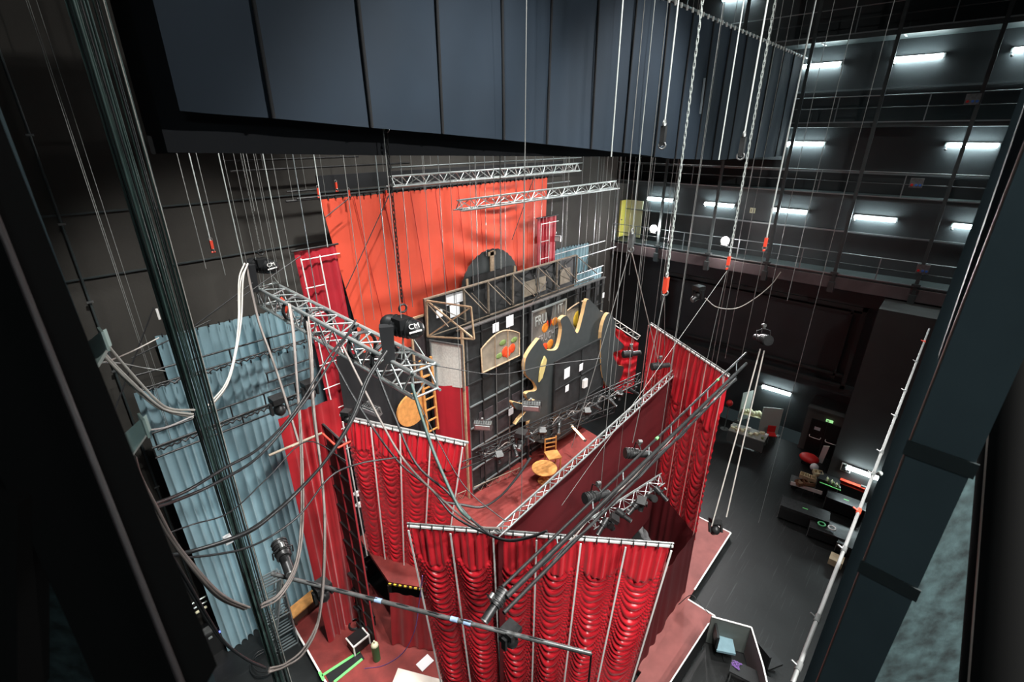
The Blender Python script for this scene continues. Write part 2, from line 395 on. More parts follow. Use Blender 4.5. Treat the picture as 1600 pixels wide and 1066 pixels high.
# ================================================================== MASKING DRAPES AT TOP
def drape_poly(name, mt, label, cat, y, xs, zt, zb, at, thick=.03, wob=.03, seams=(), group=None):
    """hanging cloth in the plane y: xs columns, zt and zb functions of x, with soft buckles"""
    t = thing(name, label, cat, at, group); mb = MB(); nv = 14; vs = []; fs = []
    for i, x in enumerate(xs):
        for j in range(nv+1):
            q = j/nv; z = zt(x)*(1-q)+zb(x)*q
            vs.append((x, y+wob*math.sin(x*2.1+q*2)*q+wob*.5*math.sin(x*5.3+q*5), z))
    n = nv+1
    for i in range(len(xs)-1):
        for j in range(nv): fs.append((i*n+j, i*n+j+1, (i+1)*n+j+1, (i+1)*n+j))
    mb.add(vs, fs, True); mb.build('cloth', mt, t)
    for x in seams:
        sb = MB(); sb.tube([(x, y-.035+wob*math.sin(x*2.1+j/nv*2)*j/nv, zt(x)*(1-j/nv)+zb(x)*j/nv) for j in range(nv+1)], .028, 5)
        sb.build('seam', M_blackcl, t)
    return t
def lerp_tab(tab):
    def f(x):
        if x <= tab[0][0]: return tab[0][1]
        for (a, p), (b, q) in zip(tab, tab[1:]):
            if x <= b: return p+(q-p)*(x-a)/(b-a)
        return tab[-1][1]
    return f
YD = 7.0
zb_tab = []
for (u, v) in ((281, 173), (330, 178), (420, 184), (570, 199), (700, 210), (860, 226), (985, 240), (1050, 248), (1120, 250), (1210, 245)):
    p = PY(u, v, YD); zb_tab.append((p.x, p.z))
ptop = PY(1255, 95, YD); ztop = ptop.z
x0 = PY(281, 173, YD).x; x1 = ptop.x
seams = [PY(u, 100, YD).x for u in (412, 567, 686, 783, 858, 928, 985, 1035)]
sp_ = seams[-1]-seams[-2]
s = seams[-1]
while s+1.5 < x1: s += 1.48; seams.append(s)
xs = [x0+(x1-x0)*i/110 for i in range(111)]
ZT = ztop+0.1
drape_poly('masking_drape', M_masking, 'huge blue-black masking drape with vertical seams hanging across the top', 'drape', YD, xs, lambda x: ZT, lerp_tab(zb_tab), (x0, YD, 17), seams=seams)
bt = thing('fly_bar', 'studded metal pipe carrying the huge blue-black masking drape', 'pipe', (x0-1, YD, ZT+.05))
MB().cyl((x0-1, YD, ZT+.06), (x1+.5, YD, ZT+.06), .035).build('pipe', M_gal, bt)
hang(bt, [V((x0+(x1-x0)*f, YD, ZT)) for f in (.05, .35, .65, .95)])
tb = MB()
for i in range(70): x = x0+(x1-x0)*i/69; tb.box((x, YD-.04, ZT+.02), (.05, .04, .12))
tag(tb.build('tie', M_white, bt), kind='stuff')
# black border behind, its hem level
yb2 = YD+.5; hz = [PY(u, v, yb2) for u, v in ((235, 238), (600, 243), (985, 245), (1225, 250))]
zb2 = lerp_tab([(p.x, p.z) for p in hz]); xa = PY(262, 238, yb2).x; xb = hz[-1].x
xs = [xa+(xb-xa)*i/60 for i in range(61)]
drape_poly('black_border', mat('black_border_cloth', (.012, .014, .018), .9), 'black border cloth whose level hem shows under the blue-black drape', 'drape', yb2, xs, lambda x: ZT-.6, zb2, (xa, yb2, 16), wob=.02)
xa = PY(236, 238, yb2+.2).x; xb = PY(300, 238, yb2+.2).x
xs = [xa+(xb-xa)*i/12 for i in range(13)]
drape_poly('black_side_drape', mat('black_leg_cloth', (.009, .010, .011), .9), 'black drape end left of the blue-black masking drape', 'drape', yb2+.2, xs, lambda x: 24, lambda x: PY(260, 240, yb2+.2).z, (xa, yb2, 16), wob=.02)
pr = PY(1098, 150, YD-.05); mb = MB().beam(PY(1101, 122, YD-.06), PY(1094, 178, YD-.06), .06, .02)
tag(mb.build('tape_patch', mat('grey_gaffer', (.25, .3, .33), .6), at=pr), 'short grey strip of tape stuck on the blue-black drape', 'tape')

# ================================================================== CURTAINS
def sheet(TL, TR, BL, BR, nu, nv, off, flip=False):
    TL, TR, BL, BR = V(TL), V(TR), V(BL), V(BR)
    nrm = (TR-TL).cross(V((0, 0, 1))).normalized()
    if flip: nrm = -nrm
    vs = []; fs = []
    for i in range(nu+1):
        u = i/nu
        for j in range(nv+1):
            q = j/nv; p = (TL*(1-u)+TR*u)*(1-q)+(BL*(1-u)+BR*u)*q
            r = off(u, q); dz = 0
            if isinstance(r, tuple): r, dz = r
            vs.append(p+nrm*r+V((0, 0, dz)))
    n = nv+1
    for i in range(nu):
        for j in range(nv): fs.append((i*n+j, i*n+j+1, (i+1)*n+j+1, (i+1)*n+j))
    return MB().add(vs, fs, True)
def folds(n, amp, seed=0, flare=.5, base=.4):
    rnd = random.Random(seed); ph = [rnd.uniform(0, 6.28) for _ in range(6)]
    def f(u, q):
        x = u*n*2*math.pi + 1.3*math.sin(u*n*1.9+ph[0])+.8*math.sin(u*n*.7+ph[1]+q*.8)
        s = math.sin(x); s = math.copysign(abs(s)**.6, s)
        a = amp*(base+flare*q)*(0.65+.35*math.sin(u*n*1.1+ph[2]))
        return a*s + amp*.6*math.sin(u*n*.5+ph[3]+q)
    return f
def pleats(n, amp, seed=0):
    rnd = random.Random(seed); ph = [rnd.uniform(0, 6.28) for _ in range(6)]
    def f(u, q):
        x = u*n*math.pi + 1.1*math.sin(u*n*.83+ph[0])+.7*math.sin(u*n*.31+ph[1])
        return amp*(.45+.55*min(1, q*3))*abs(math.sin(x))**.33*(.7+.3*math.sin(u*n*.55+ph[2]))+.05*math.sin(u*n*.2+ph[3]+q)
    return f
def battens_along(p0, p1, r=.025): return MB().cyl(p0, p1, r)

# blue curtains
def blue(y, x0, x1, zt, zb, n, label, seed):
    t = thing('blue_curtain', label, 'curtain', (x0, y, zb))
    sheet((x0, y, zt[0]), (x1, y, zt[1]), (x0+.1, y, zb), (x1, y, zb), n*16, 14, pleats(n, -.40, seed)).build('cloth', M_blue, t)
    b = MB(); k = n
    for i in range(k): x = x0+(x1-x0)*(i+.5)/k; z = zt[0]+(zt[1]-zt[0])*(i+.5)/k; b.box((x, y, z+.04), (.03, .05, .1))
    tag(b.build('tie', M_blackcl, t), kind='stuff'); return t
blue(15.85, PY(244, 527, 15.85).x, PY(922, 380, 15.85).x, (PY(300, 515, 15.85).z, PY(920, 380, 15.85).z), .02, 74, 'pale blue pleated curtain hung farthest back, its top edge the higher of the two', 3)
blue(15.1, PY(212, 622, 15.1).x, PY(943, 415, 15.1).x, (PY(212, 616, 15.1).z, PY(942, 417, 15.1).z), .02, 82, 'pale blue pleated curtain in front, hanging lower from its pipe ladder', 5)

# pipe ladders / lighting battens running along x near the blue curtains
def ladder_batten(y, x0, x1, z, label, gap=.35, cat='batten', name='lighting_batten', mt=M_blackmet, rungs=None, r=.028, dy=0, fr=0):
    t = thing(name, label, cat, (x0, y, z))
    for k in (0, 1): MB().cyl((x0, y+dy*k, z+gap*k), (x1, y+dy*k, z+gap*k), r).build('pipe', mt, t)
    n = rungs or int((x1-x0)/.9)
    for i in range(n+1):
        x = x0+(x1-x0)*(i+.02)/(n+.04); MB().cyl((x, y, z), (x, y+dy, z+gap), r*.8, 6).build('rung', mt, t)
    if fr:      # bundled cable taped along the lower pipe
        pts = [(x0+(x1-x0)*i/60, y-.05+.03*math.sin(i*1.7), z-.05+.04*math.sin(i*2.3)) for i in range(61)]
        MB().tube(pts, .03, 5).build('cable_bundle', M_cable, t)
    hang(t, [V((x0+(x1-x0)*f, y, z+gap)) for f in (.1, .9)], .007)
    return t
a = PY(218, 606, 14.6); b = PY(478, 529, 14.6)
ladder_batten(14.6, a.x, PY(478, 529, 14.6).x, a.z-.05, 'dark double pipe batten crossing the blue curtains under the higher hem', fr=1, gap=.4)
a = PY(245, 700, 14.2); b = PY(470, 645, 14.2)
ladder_batten(14.2, a.x, b.x, a.z, 'dark double pipe batten with pink taped end crossing the lower blue curtain', fr=1, gap=.45)
a = PY(243, 716, 13.6); b = PY(500, 660, 13.6)
ladder_batten(13.6, a.x, b.x, a.z, 'dark double pipe batten with green taped end, lowest across the blue curtain', gap=.3)
a = PY(418, 598, 13.8)
ladder_batten(13.8, a.x, PY(492, 572, 13.8).x, a.z, 'short dark double pipe beside the red portal, right of the blue curtain', gap=.3)
# upper battens behind orange drape
for k, (u0, v0, u1, v1, y) in enumerate(((350, 252, 560, 248, 15.6), (360, 268, 640, 262, 15.2), (448, 300, 625, 297, 14.9), (447, 315, 520, 312, 14.6))):
    a = PY(u0, v0, y); b = PY(u1, v1, y)
    hb_ = MB().cyl(a, (b.x, y, a.z), .03).build('fly_bar', M_blackmet, at=a); hang(hb_, [V((a.x+(b.x-a.x)*f, y, a.z)) for f in (.15, .85)], .007); tag(hb_, 'thin dark fly bar on the left behind the orange drape, %s' % ['topmost of four', 'second from the top', 'third from the top', 'lowest of four'][k], 'pipe')
for k, (u0, v0, u1, v1, y) in enumerate(((612, 262, 908, 250, 15.6), (800, 262, 910, 258, 15.0), (810, 292, 890, 288, 14.8))):
    a = PY(u0, v0, y); b = PY(u1, v1, y)
    hb_ = MB().cyl(a, (b.x, y, a.z), .03).build('fly_bar', M_gal, at=a); hang(hb_, [V((a.x+(b.x-a.x)*f, y, a.z)) for f in (.15, .85)], .007); tag(hb_, 'thin grey fly bar above the truss over the orange drape, %s of three' % ['highest', 'middle', 'lowest'][k], 'pipe')
# pipe above the right blue part
for k, (u0, v0, u1, v1, y) in enumerate(((842, 405, 945, 378, 14.9), (905, 403, 962, 388, 14.4), (870, 440, 942, 424, 14.5), (868, 452, 940, 438, 14.3))):
    a = PY(u0, v0, y); b = PY(u1, v1, y)
    hb_ = MB().cyl(a, (b.x, y, a.z), .03).build('fly_bar', M_greyp, at=a); hang(hb_, [V((a.x+(b.x-a.x)*f, y, a.z)) for f in (.15, .85)], .007); tag(hb_, 'grey pipe crossing the small right end of the blue curtain, %s of four' % ['highest', 'second', 'third', 'lowest'][k], 'pipe')

# big orange drape
YO = 14.4
a, b = PY(500, 312, YO), PY(855, 291, YO)
def orange_off(u, q):
    r = .012*math.sin(u*30+math.sin(u*9))+.006*math.sin(u*71)*(1-q*.5)
    w1 = math.exp(-((u-.62)/.13)**2)*math.exp(-((q-.55)/.35)**2)
    r += .10*w1*math.sin((q*34+(u-.5)*-16+((u-.62)*7)**2))
    w2 = math.exp(-((u-.72)/.1)**2)*math.exp(-((q-.12)/.1)**2)
    return r+.06*w2*math.sin(q*90+((u-.72)*9)**2)
od = thing('orange_drape', 'huge orange-red drape hanging flat at the back of the stage', 'drape', (a.x, YO, 9))
c = PY(545, 520, YO)
sheet((a.x, YO, a.z), (b.x, YO, a.z), (a.x+.95, YO, 8.6), (b.x-.1, YO, 8.6), 260, 120, orange_off).build('cloth', M_orange, od)
for i in range(1, 10):
    u = i/10; MB().tube([(a.x+(b.x-a.x)*u+.95*(1-u)*q/6, YO-.05, a.z+(8.6-a.z)*q/6) for q in range(7)], .012, 4).build('seam', mat('seam_red', (.45, .02, .015), .7), od)
fb = thing('fly_bar', 'dark pipe from which the huge orange drape is tied', 'pipe', (a.x-.7, YO, a.z+.08))
MB().cyl((a.x-.7, YO, a.z+.08), (b.x+1.2, YO, a.z+.08), .035).build('pipe', M_blackmet, fb)
tb = MB()
for i in range(45): tb.box((a.x+(b.x-a.x)*i/44, YO-.01, a.z+.04), (.04, .07, .12))
tag(tb.build('tie', M_blackcl, fb), kind='stuff')
bb = MB().box(((a.x+b.x)/2+1, YO+.5, a.z+.42), (b.x-a.x+1.5, .12, .45))
tag(bb.build('black_valance', M_blackcl, at=((a.x+b.x)/2, YO+.5, a.z)), 'narrow black valance strip above the top edge of the orange drape', 'drape')

# crimson portal panels either side of the orange drape
def portal(u0, v0, u1, v1, zbot, label, y, frames, bl=0):
    a = PY(u0, v0, y); b = PY(u1, v1, y)
    t = thing('portal_leg', label, 'scenery flat', (a.x, y, zbot))
    sheet((a.x, y, a.z), (b.x, y, a.z), (a.x+bl, y, zbot), (b.x+bl, y, zbot), 60, 20, folds(5, .05, 9)).build('cloth', M_crimson, t)
    for xx, nm in ((a.x+.12, 'stile'), (a.x+.12+(b.x-a.x)*.45, 'stile')):
        MB().cyl((xx, y-.12, a.z-.2), (xx+bl*.8, y-.12, zbot), .022, 6).build(nm, M_white, t)
    n = frames
    for i in range(n):
        z = a.z-.25-(a.z-zbot-.4)*i/n; MB().cyl((a.x+.12, y-.12, z), (a.x+.12+(b.x-a.x)*(.45 if i else .95), y-.12, z), .018, 6).build('rung', M_white, t)
    MB().cyl((a.x-.1, y-.03, a.z+.03), (b.x+.1, y-.03, a.z+.03), .03).build('top_pipe', M_blackmet, t)
    return t
portal(459, 394, 524, 388, 3.0, 'crimson cloth portal leg on a white pipe frame left of the orange drape', 14.2, 12, .5)
portal(840, 342, 869, 337, 9.0, 'crimson cloth portal leg on a white pipe frame right of the orange drape', 14.2, 5)

# black backing drape under the big truss
a = PY(523, 556, 13.9); b = PY(665, 540, 13.9)
t = thing('black_drape', 'black drape hanging below the aluminium truss behind the left ruched curtain', 'drape', (a.x, 13.9, 3))
sheet((a.x, 13.9, a.z), (b.x, 13.9, b.z), (a.x, 13.9, 3), (b.x, 13.9, 3), 70, 10, folds(9, .08, 4)).build('cloth', M_blackcl, t)

# red velvet leg at left
a = PY(434, 655, 12.6); b = PY(530, 636, 12.6)
t = thing('velvet_leg', 'tall red velvet leg reaching the floor beside the blue curtain', 'curtain', (a.x, 12.6, 0))
sheet((a.x, 12.6, a.z), (b.x, 12.6, a.z-.1), (a.x+.05, 12.6, .25), (b.x-.25, 12.8, .25), 90, 24, folds(5, .08, 11, flare=.5, base=.4)).build('cloth', M_velvet, t)

# ruched (Austrian) curtains
def ruched(name, TL, TR, BL, BR, ncol, N, label, mt, amp=.085, seed=1, rows=240, colres=22, tape=M_white, valance=.13, tapes=True, tape_r=.021):
    rnd = random.Random(seed); js = [rnd.uniform(-1, 1) for _ in range(ncol*4+8)]
    def off(u, q):
        x = u*ncol; c = min(int(x), ncol-1); f = x-c; w_ = 1-abs(2*f-1)**2.3; s_ = w_**.5
        n = N*(1+.06*js[c]); sag = 4.2+.7*js[c+ncol]
        skew = .8*js[c+2*ncol]*(f-.5)
        ph = q*n-sag*w_+skew+.30*math.sin(q*13+c*2+f*2.5)+.22*math.sin(q*31+c*5-f*3)
        frac = ph-math.floor(ph)
        k = int(math.floor(ph)); jj = .75+.35*math.sin(k*12.9+c*7.1)
        puff = math.sin(math.pi*frac**.75)**.7
        fine = .008*math.sin((f*5+k)*3.1)
        edge = .55+.45*s_
        r = amp*jj*puff*edge+fine*s_+.05*w_*(.6+.4*math.sin(q*7+c))
        vq = valance*(.75+.55*w_)
        pl = (.05*math.sin(f*2*math.pi*5.5+.6*math.sin(c*3.3)+q*9*(f-.5))+.03*math.sin(f*2*math.pi*3.1+c))*min(1, .4+q*9)+.10*w_*q/valance*.8+.02
        t_ = min(1, max(0, (q-vq)/.02))
        t_ = t_*t_*(3-2*t_)
        return pl*(1-t_)+r*t_, (-.03*w_*t_ if q < .97 else -.12*w_)
    t = thing(name, label, 'curtain', (V(BL)+V(BR))/2)
    sheet(TL, TR, BL, BR, ncol*colres, rows, off).build('cloth', mt, t)
    TL, TR, BL, BR = map(V, (TL, TR, BL, BR)); nrm = (TR-TL).cross(V((0, 0, 1))).normalized()
    if tapes:
        for i in range(ncol+1):
            u = i/ncol; p = TL*(1-u)+TR*u; q = BL*(1-u)+BR*u
            MB().beam(p+nrm*.15, q+nrm*.15+(p-q)*.0, tape_r*2, .02, up=nrm).build('webbing_tape', tape, t)
    MB().beam(TL+V((0, 0, .02))-(TR-TL)*.01+nrm*.03, TR+V((0, 0, .02))+(TR-TL)*.01+nrm*.03, .05, .05).build('header', M_white, t)
    b = MB(); b.cyl(TL+V((0, 0, .08))-(TR-TL)*.012, TR+V((0, 0, .08))+(TR-TL)*.012, .028); b.build('top_pipe', M_greymet, t)
    b = MB(); n = int((TR-TL).length/.28)
    for i in range(n+1): p = TL.lerp(TR, i/n); b.beam(p+V((0, 0, -.04))+nrm*.09, p+V((0, 0, .14))+nrm*.06, .02)
    tag(b.build('tie', M_blackcl, t), kind='stuff')
    return t
# A: front curtain, nearest to the camera
ZA = 8.0
A0, A1 = PZ(641, 822, ZA), PZ(1047, 853, ZA)
Ab0 = PPL(690, 1055, A0, A1); Ab1 = PPL(985, 1062, A0, A1)
# run the tapered sides on below the frame to 1.2 m above the floor
def down(T, B, z): return T+(B-T)*((z-T.z)/(B.z-T.z))
A0b, A1b = down(A0, Ab0, 1.6), down(A1, Ab1, 1.6)
ruched('ruched_curtain', A0, A1, A0b, A1b, 6, 30, 'ruched red satin curtain with white vertical tapes, front one nearest the camera', M_satin, amp=.13, seed=2, rows=420, colres=26)
# B
B0, B1 = PZ(540, 655, 8.6), PZ(726, 695, 8.6)
Bb0 = PPL(580, 878, B0, B1); Bb1 = PPL(706, 830, B0, B1)
zB = 2.9
ruched('ruched_curtain', B0, B1, down(B0, Bb0, zB), down(B1, Bb1, zB), 4, 26, 'ruched red satin curtain with white tapes, left one under the box truss', M_satin, amp=.075, seed=5, rows=260)
mb = MB().cyl(B0-(B1-B0)*.06+V((0, 0, .1)), B1+(B1-B0)*.03+V((0, 0, .1)), .04)
tag(mb.build('fly_bar', M_alu, at=B0), 'bare aluminium pipe along the top of the left ruched curtain', 'pipe')
# C: right curtain
C1, C0 = V((15.7, 4.25, 9.6)), V((18.3, 8.6, 9.6))
C1 = PZ(1138, 588, 9.6); C0 = PZ(1018, 508, 9.6)
Cb1 = V((C1.x-.25, C1.y-.05, 2.6)); Cb0 = V((C0.x, C0.y, 2.6))
ruched('ruched_curtain', C0, C1, Cb0, Cb1, 5, 24, 'ruched red satin curtain on the right, hung edge-on from a sloping-looking pipe', M_satin, amp=.11, seed=8, rows=260, tape=mat('faded_tape', (.62, .30, .28), .6), valance=.25, tape_r=.014)
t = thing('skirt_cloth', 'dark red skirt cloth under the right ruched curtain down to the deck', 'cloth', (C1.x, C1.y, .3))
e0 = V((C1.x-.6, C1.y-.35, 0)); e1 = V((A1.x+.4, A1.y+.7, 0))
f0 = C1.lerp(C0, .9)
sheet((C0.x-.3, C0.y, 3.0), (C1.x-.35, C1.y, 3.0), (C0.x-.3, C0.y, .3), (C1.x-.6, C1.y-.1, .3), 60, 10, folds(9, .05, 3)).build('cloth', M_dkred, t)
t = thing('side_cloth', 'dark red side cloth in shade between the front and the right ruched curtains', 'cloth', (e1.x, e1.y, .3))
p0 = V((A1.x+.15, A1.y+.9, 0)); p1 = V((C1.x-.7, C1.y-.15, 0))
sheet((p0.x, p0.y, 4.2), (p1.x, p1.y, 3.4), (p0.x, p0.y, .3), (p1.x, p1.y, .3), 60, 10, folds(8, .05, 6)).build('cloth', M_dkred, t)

# D: dark red wall cloth under its long truss
ZD = 8.3
D0, D1 = PZ(778, 828, ZD), PZ(1062, 572, ZD)
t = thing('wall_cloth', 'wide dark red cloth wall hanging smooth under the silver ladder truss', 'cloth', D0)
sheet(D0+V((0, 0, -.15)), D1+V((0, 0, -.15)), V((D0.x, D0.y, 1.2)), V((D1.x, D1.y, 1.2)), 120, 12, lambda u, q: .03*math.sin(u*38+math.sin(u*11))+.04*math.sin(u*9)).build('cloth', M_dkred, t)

# ================================================================== TRUSSES
def truss(a, b, s, label, n, mt=M_alu, r=.025, sides=4, name='lighting_truss', tri=False, group=None):
    a, b = V(a), V(b); d = (b-a).normalized(); y = V((0, 0, 1)).cross(d).normalized(); z = d.cross(y)
    t = thing(name, label, 'truss', a, group)
    if sides == 4: offs = [y*s/2+z*s/2, -y*s/2+z*s/2, -y*s/2-z*s/2, y*s/2-z*s/2]
    elif sides == 3: offs = [z*s*.5, -y*s/2-z*s*.37, y*s/2-z*s*.37]
    else: offs = [z*s/2, -z*s/2]
    for o in offs:
        MB().cyl(a+o, b+o, r).build('chord', mt, t)
        if sides > 2:
            MB().cyl(b+o, b+o+d*.1, r*.7, 6).build('connector', mt, t); MB().cyl(a+o, a+o-d*.1, r*.7, 6).build('connector', mt, t)
    pairs = [(i, (i+1) % len(offs)) for i in range(len(offs))] if len(offs) > 2 else [(0, 1)]
    L = (b-a).length; mb = MB()
    for (i, j) in pairs:
        for k in range(n):
            p = a+d*L*k/n; q = a+d*L*(k+1)/n
            e, f = (offs[i], offs[j]) if k % 2 == 0 else (offs[j], offs[i])
            mb.cyl(p+e, q+f, r*.5, 5, cap=False)
        mb.cyl(a+offs[i], a+offs[j], r*.6, 5); mb.cyl(b+offs[i], b+offs[j], r*.6, 5)
    mb.build('bracing', mt, t)
    if a.z > 5: hang(t, [a.lerp(b, .08), a.lerp(b, .92)])
    return t
# the big box truss at left, pointing away along the side
TZ = 12.0
T0, T1 = PZ(404, 452, 12.7), PZ(664, 595, 12.7)
T1 = V((T1.x, T1.y, 12.7)); T0 = T1+(T0-T1)*.92
truss(T0, T1, .54, 'big aluminium box truss slung from two black chain hoists, cables draped over it', 20, r=.042)
a, b = PY(612, 285, 12.6), PY(901, 268, 12.6)
truss(a, (b.x, 12.6, a.z), .32, 'upper aluminium truss in front of the orange drape top', 26, r=.03, sides=3)
a, b = PY(718, 322, 11.4), PY(960, 299, 11.4)
truss(a, (b.x, 11.4, a.z), .34, 'lower aluminium truss crossing the orange drape toward the right wall', 20, r=.03, sides=3)
truss(D0, D1, .22, 'long silver ladder truss above the smooth dark red cloth wall', 34, r=.028, sides=3)
a, b = PZ(868, 243, 16.4), PY(985, 247, 13)
a = PY(858, 243, 13); b = PY(985, 247, 13)
tag(MB().box((a.lerp(b, .5).x, 13, a.z), (b.x-a.x, .12, .05)).build('fly_bar', M_alu, at=a), 'bright flat bar with ties just under the black border hem', 'pipe')
# white ladder truss upper right of the set
a, b = PY(946, 494, 12.3), PY(998, 528, 10.6)
truss(a, b, .28, 'short white ladder truss above the small red panel beside the black set', 10, mt=M_white, r=.022, sides=2)
# floor-level ladder truss inside
a, b = PZ(714, 778, 3.15), PZ(812, 736, 3.15)
truss(a, b, .35, 'thin pale ladder truss lying across the red inner stage', 14, mt=M_tan, r=.02, sides=2)
# cluster truss behind front curtain on the right
a, b = PZ(925, 815, 6.2), PZ(1030, 748, 6.2)
truss(a, b, .35, 'silver truss crowded with cables behind the top right of the front curtain', 10, r=.025, sides=3)

# E: lamp bar in front of black flats
E0, E1 = PZ(752, 705, 6.2), PZ(998, 590, 6.2)
te = truss(E0, E1, .42, 'dark lamp-laden truss crossing in front of the black flats', 18, mt=M_blackmet, r=.03, sides=3)
E2, E3 = PZ(700, 735, 5.6), PZ(960, 640, 5.6)
truss(E2, E3, .3, 'second dark truss just below the lamp-laden one', 16, mt=M_blackmet, r=.025, sides=2)

# ================================================================== LIGHTING PIPES over the stage (front right)
def pipe(name, a, b, r, mt, label, cat='pipe', group=None):
    return tag(MB().cyl(a, b, r, 10).build(name, mt, at=V(a)), label, cat, group)
G0, G1 = PZ(752, 940, 10.9), PZ(1172, 548, 10.9)
lb = thing('ladder_batten', 'long dark ladder batten of three pipes slanting over the front curtain to the right', 'batten', G0)
dd = (G1-G0).normalized(); yy = V((0, 0, 1)).cross(dd).normalized()
def along(k): return G0+(G1-G0)*k
L1a, L1b = PZ(785, 917, 10.95), PZ(1166, 551, 10.95)
L2a, L2b = PZ(791, 933, 10.9), PZ(1166, 568, 10.9)
L3a, L3b = PZ(787, 958, 10.8), PZ(1150, 592, 10.8)
MB().cyl(L1a, L1b, .026, 10).build('pipe', M_blackmet, lb)
MB().cyl(L2a, L2b, .042, 10).build('pipe', M_blackmet, lb)
MB().cyl(L3a, L3b, .030, 10).build('pipe', M_blackmet, lb)
for k in range(9):
    f = .12+.1*k; MB().cyl(L1a.lerp(L1b, f), L2a.lerp(L2b, f), .014, 6).build('rung', M_gal, lb)
for i in range(3):
    MB().tube(smooth_path([L3a.lerp(L3b, .1+.9*j/14)+V((0, 0, .03*i+.04*math.sin(j*1.3+i*2)))+yy*(.03*i+.03*math.sin(j*2.1+i)) for j in range(15)], 4), .014, 6).build('cable', [M_cable, M_black, M_hose][i], lb)
for k, f in enumerate((.45, .78)): MB().cyl(L1a.lerp(L1b, f), L1a.lerp(L1b, f+.008), .032, 10).build('tape_mark', M_tape, lb)
# front long pipe
F0, F1 = PZ(425, 897, 8.9), PZ(924, 1022, 8.9)
fp = thing('boom_pipe', 'long grey pipe crossing before the front curtain, blue tape round it', 'pipe', F0)
MB().cyl(F0, F1, .04, 10).build('pipe', M_greymet, fp)
for k in (.36, .60, .64): p = F0.lerp(F1, k); q = F0.lerp(F1, k+.022); MB().cyl(p, q, .046, 10).build('tape_wrap', M_ptape, fp)
MB().tube(smooth_path([F0.lerp(F1, .1+.05*i)+V((0, 0, .05*(1 if i % 2 else -.3))) for i in range(17)], 3), .016).build('cable', M_cable, fp)
MB().cyl(F1, F1+V((0, 0, -1.6)), .018).build('drop_wire', M_cable, fp)
# right foreground batten
H0, H1 = PT(1236, 1076, 4.3), None
hb = PZ(1238, 1068, 13.1); he = V((PX(1452, 513, 11.5).x, 0, 0))
a = PZ(1238, 1068, 12.4); b = PZ(1452, 514, 12.4)
fb = thing('foreground_batten', 'pale grey pipe with clamps rising steeply in front of the right column', 'pipe', a)
MB().cyl(a, b, .020, 12).build('pipe', M_greyp, fb)
for k in (.13, .27, .42, .50, .58, .63, .72, .79, .88, .95):
    kk = k**2.0; p = a.lerp(b, kk); MB().cyl(p-(b-a).normalized()*.05, p+(b-a).normalized()*.05, .028, 10).cyl(p, p+V((0, .07, .03)), .012, 6).build('clamp', M_redp if k in (.5, .95) else M_greymet, fb)
MB().cyl(a+V((0, -.12, -.10)), b+V((0, -.10, -.08)), .008, 8).build('cable', M_cable, fb)
# aluminium boom over the velvet leg
a, b = PZ(420, 712, 10.0), PZ(503, 677, 10.0)
bm = thing('cross_pipe', 'pale pipe cross in front of the red velvet leg', 'pipe', a)
MB().cyl(a, b, .032).build('pipe', M_tan, bm); MB().cyl(b, PZ(455, 698, 10), .028).build('pipe', M_tan, bm)
c_ = MB(); a2 = PZ(528, 700, 9.6)
MB().cyl(b, a2, .03).cyl(a2, PZ(548, 690, 9.6), .03).build('pipe', M_redp, bm)

# red and black scaffold flats left of B
def lattice_flat(name, TL, TR, BL, BR, cols, rows_, label, mt_panel, mt_frame, w_=.05, thick=.07, cat='scenery flat', panel=True):
    TL, TR, BL, BR = map(V, (TL, TR, BL, BR)); n = (TR-TL).cross(BL-TL).normalized()
    if n.dot(CAM-TL) < 0: n = -n
    t = thing(name, label, cat, (BL+BR)/2)
    P = lambda u, q: (TL*(1-u)+TR*u)*(1-q)+(BL*(1-u)+BR*u)*q
    if panel: MB().prism([TL, TR, BR, BL], -n*.02).build('panel', mt_panel, t)
    for i in range(cols+1): MB().beam(P(i/cols, 0)+n*thick/2, P(i/cols, 1)+n*thick/2, w_, thick, up=n).build('stile', mt_frame, t)
    for j in range(rows_+1): MB().beam(P(0, j/rows_)+n*thick/2, P(1, j/rows_)+n*thick/2, w_*.8, thick, up=n).build('rail', M_blackmet, t)
    return t, P, n
M_redframe = mat('red_painted_batten', (.42, .03, .04), .6)
a = PZ(505, 662, 9.2); b = PZ(538, 692, 9.0); zbot = .3
t, P, n = lattice_flat('scaffold_flat', a, b, (a.x, a.y, zbot), (b.x, b.y, zbot), 2, 12, 'narrow black flat with red edge battens standing beside the velvet leg', mat('grey_brown_panel', (.085, .07, .07), .7, noise=.3, nscale=5), M_redframe, .035, .05)
a = PY(534, 706, 14.0); b = PY(612, 690, 14.0)
t, P, n = lattice_flat('scaffold_flat', (a.x, 14, a.z), (b.x, 14, a.z), (a.x, 14, .3), (b.x, 14, .3), 4, 11, 'black latticed flat half hidden behind the left ruched curtain', M_flatp, M_blackmet, .04, .05)

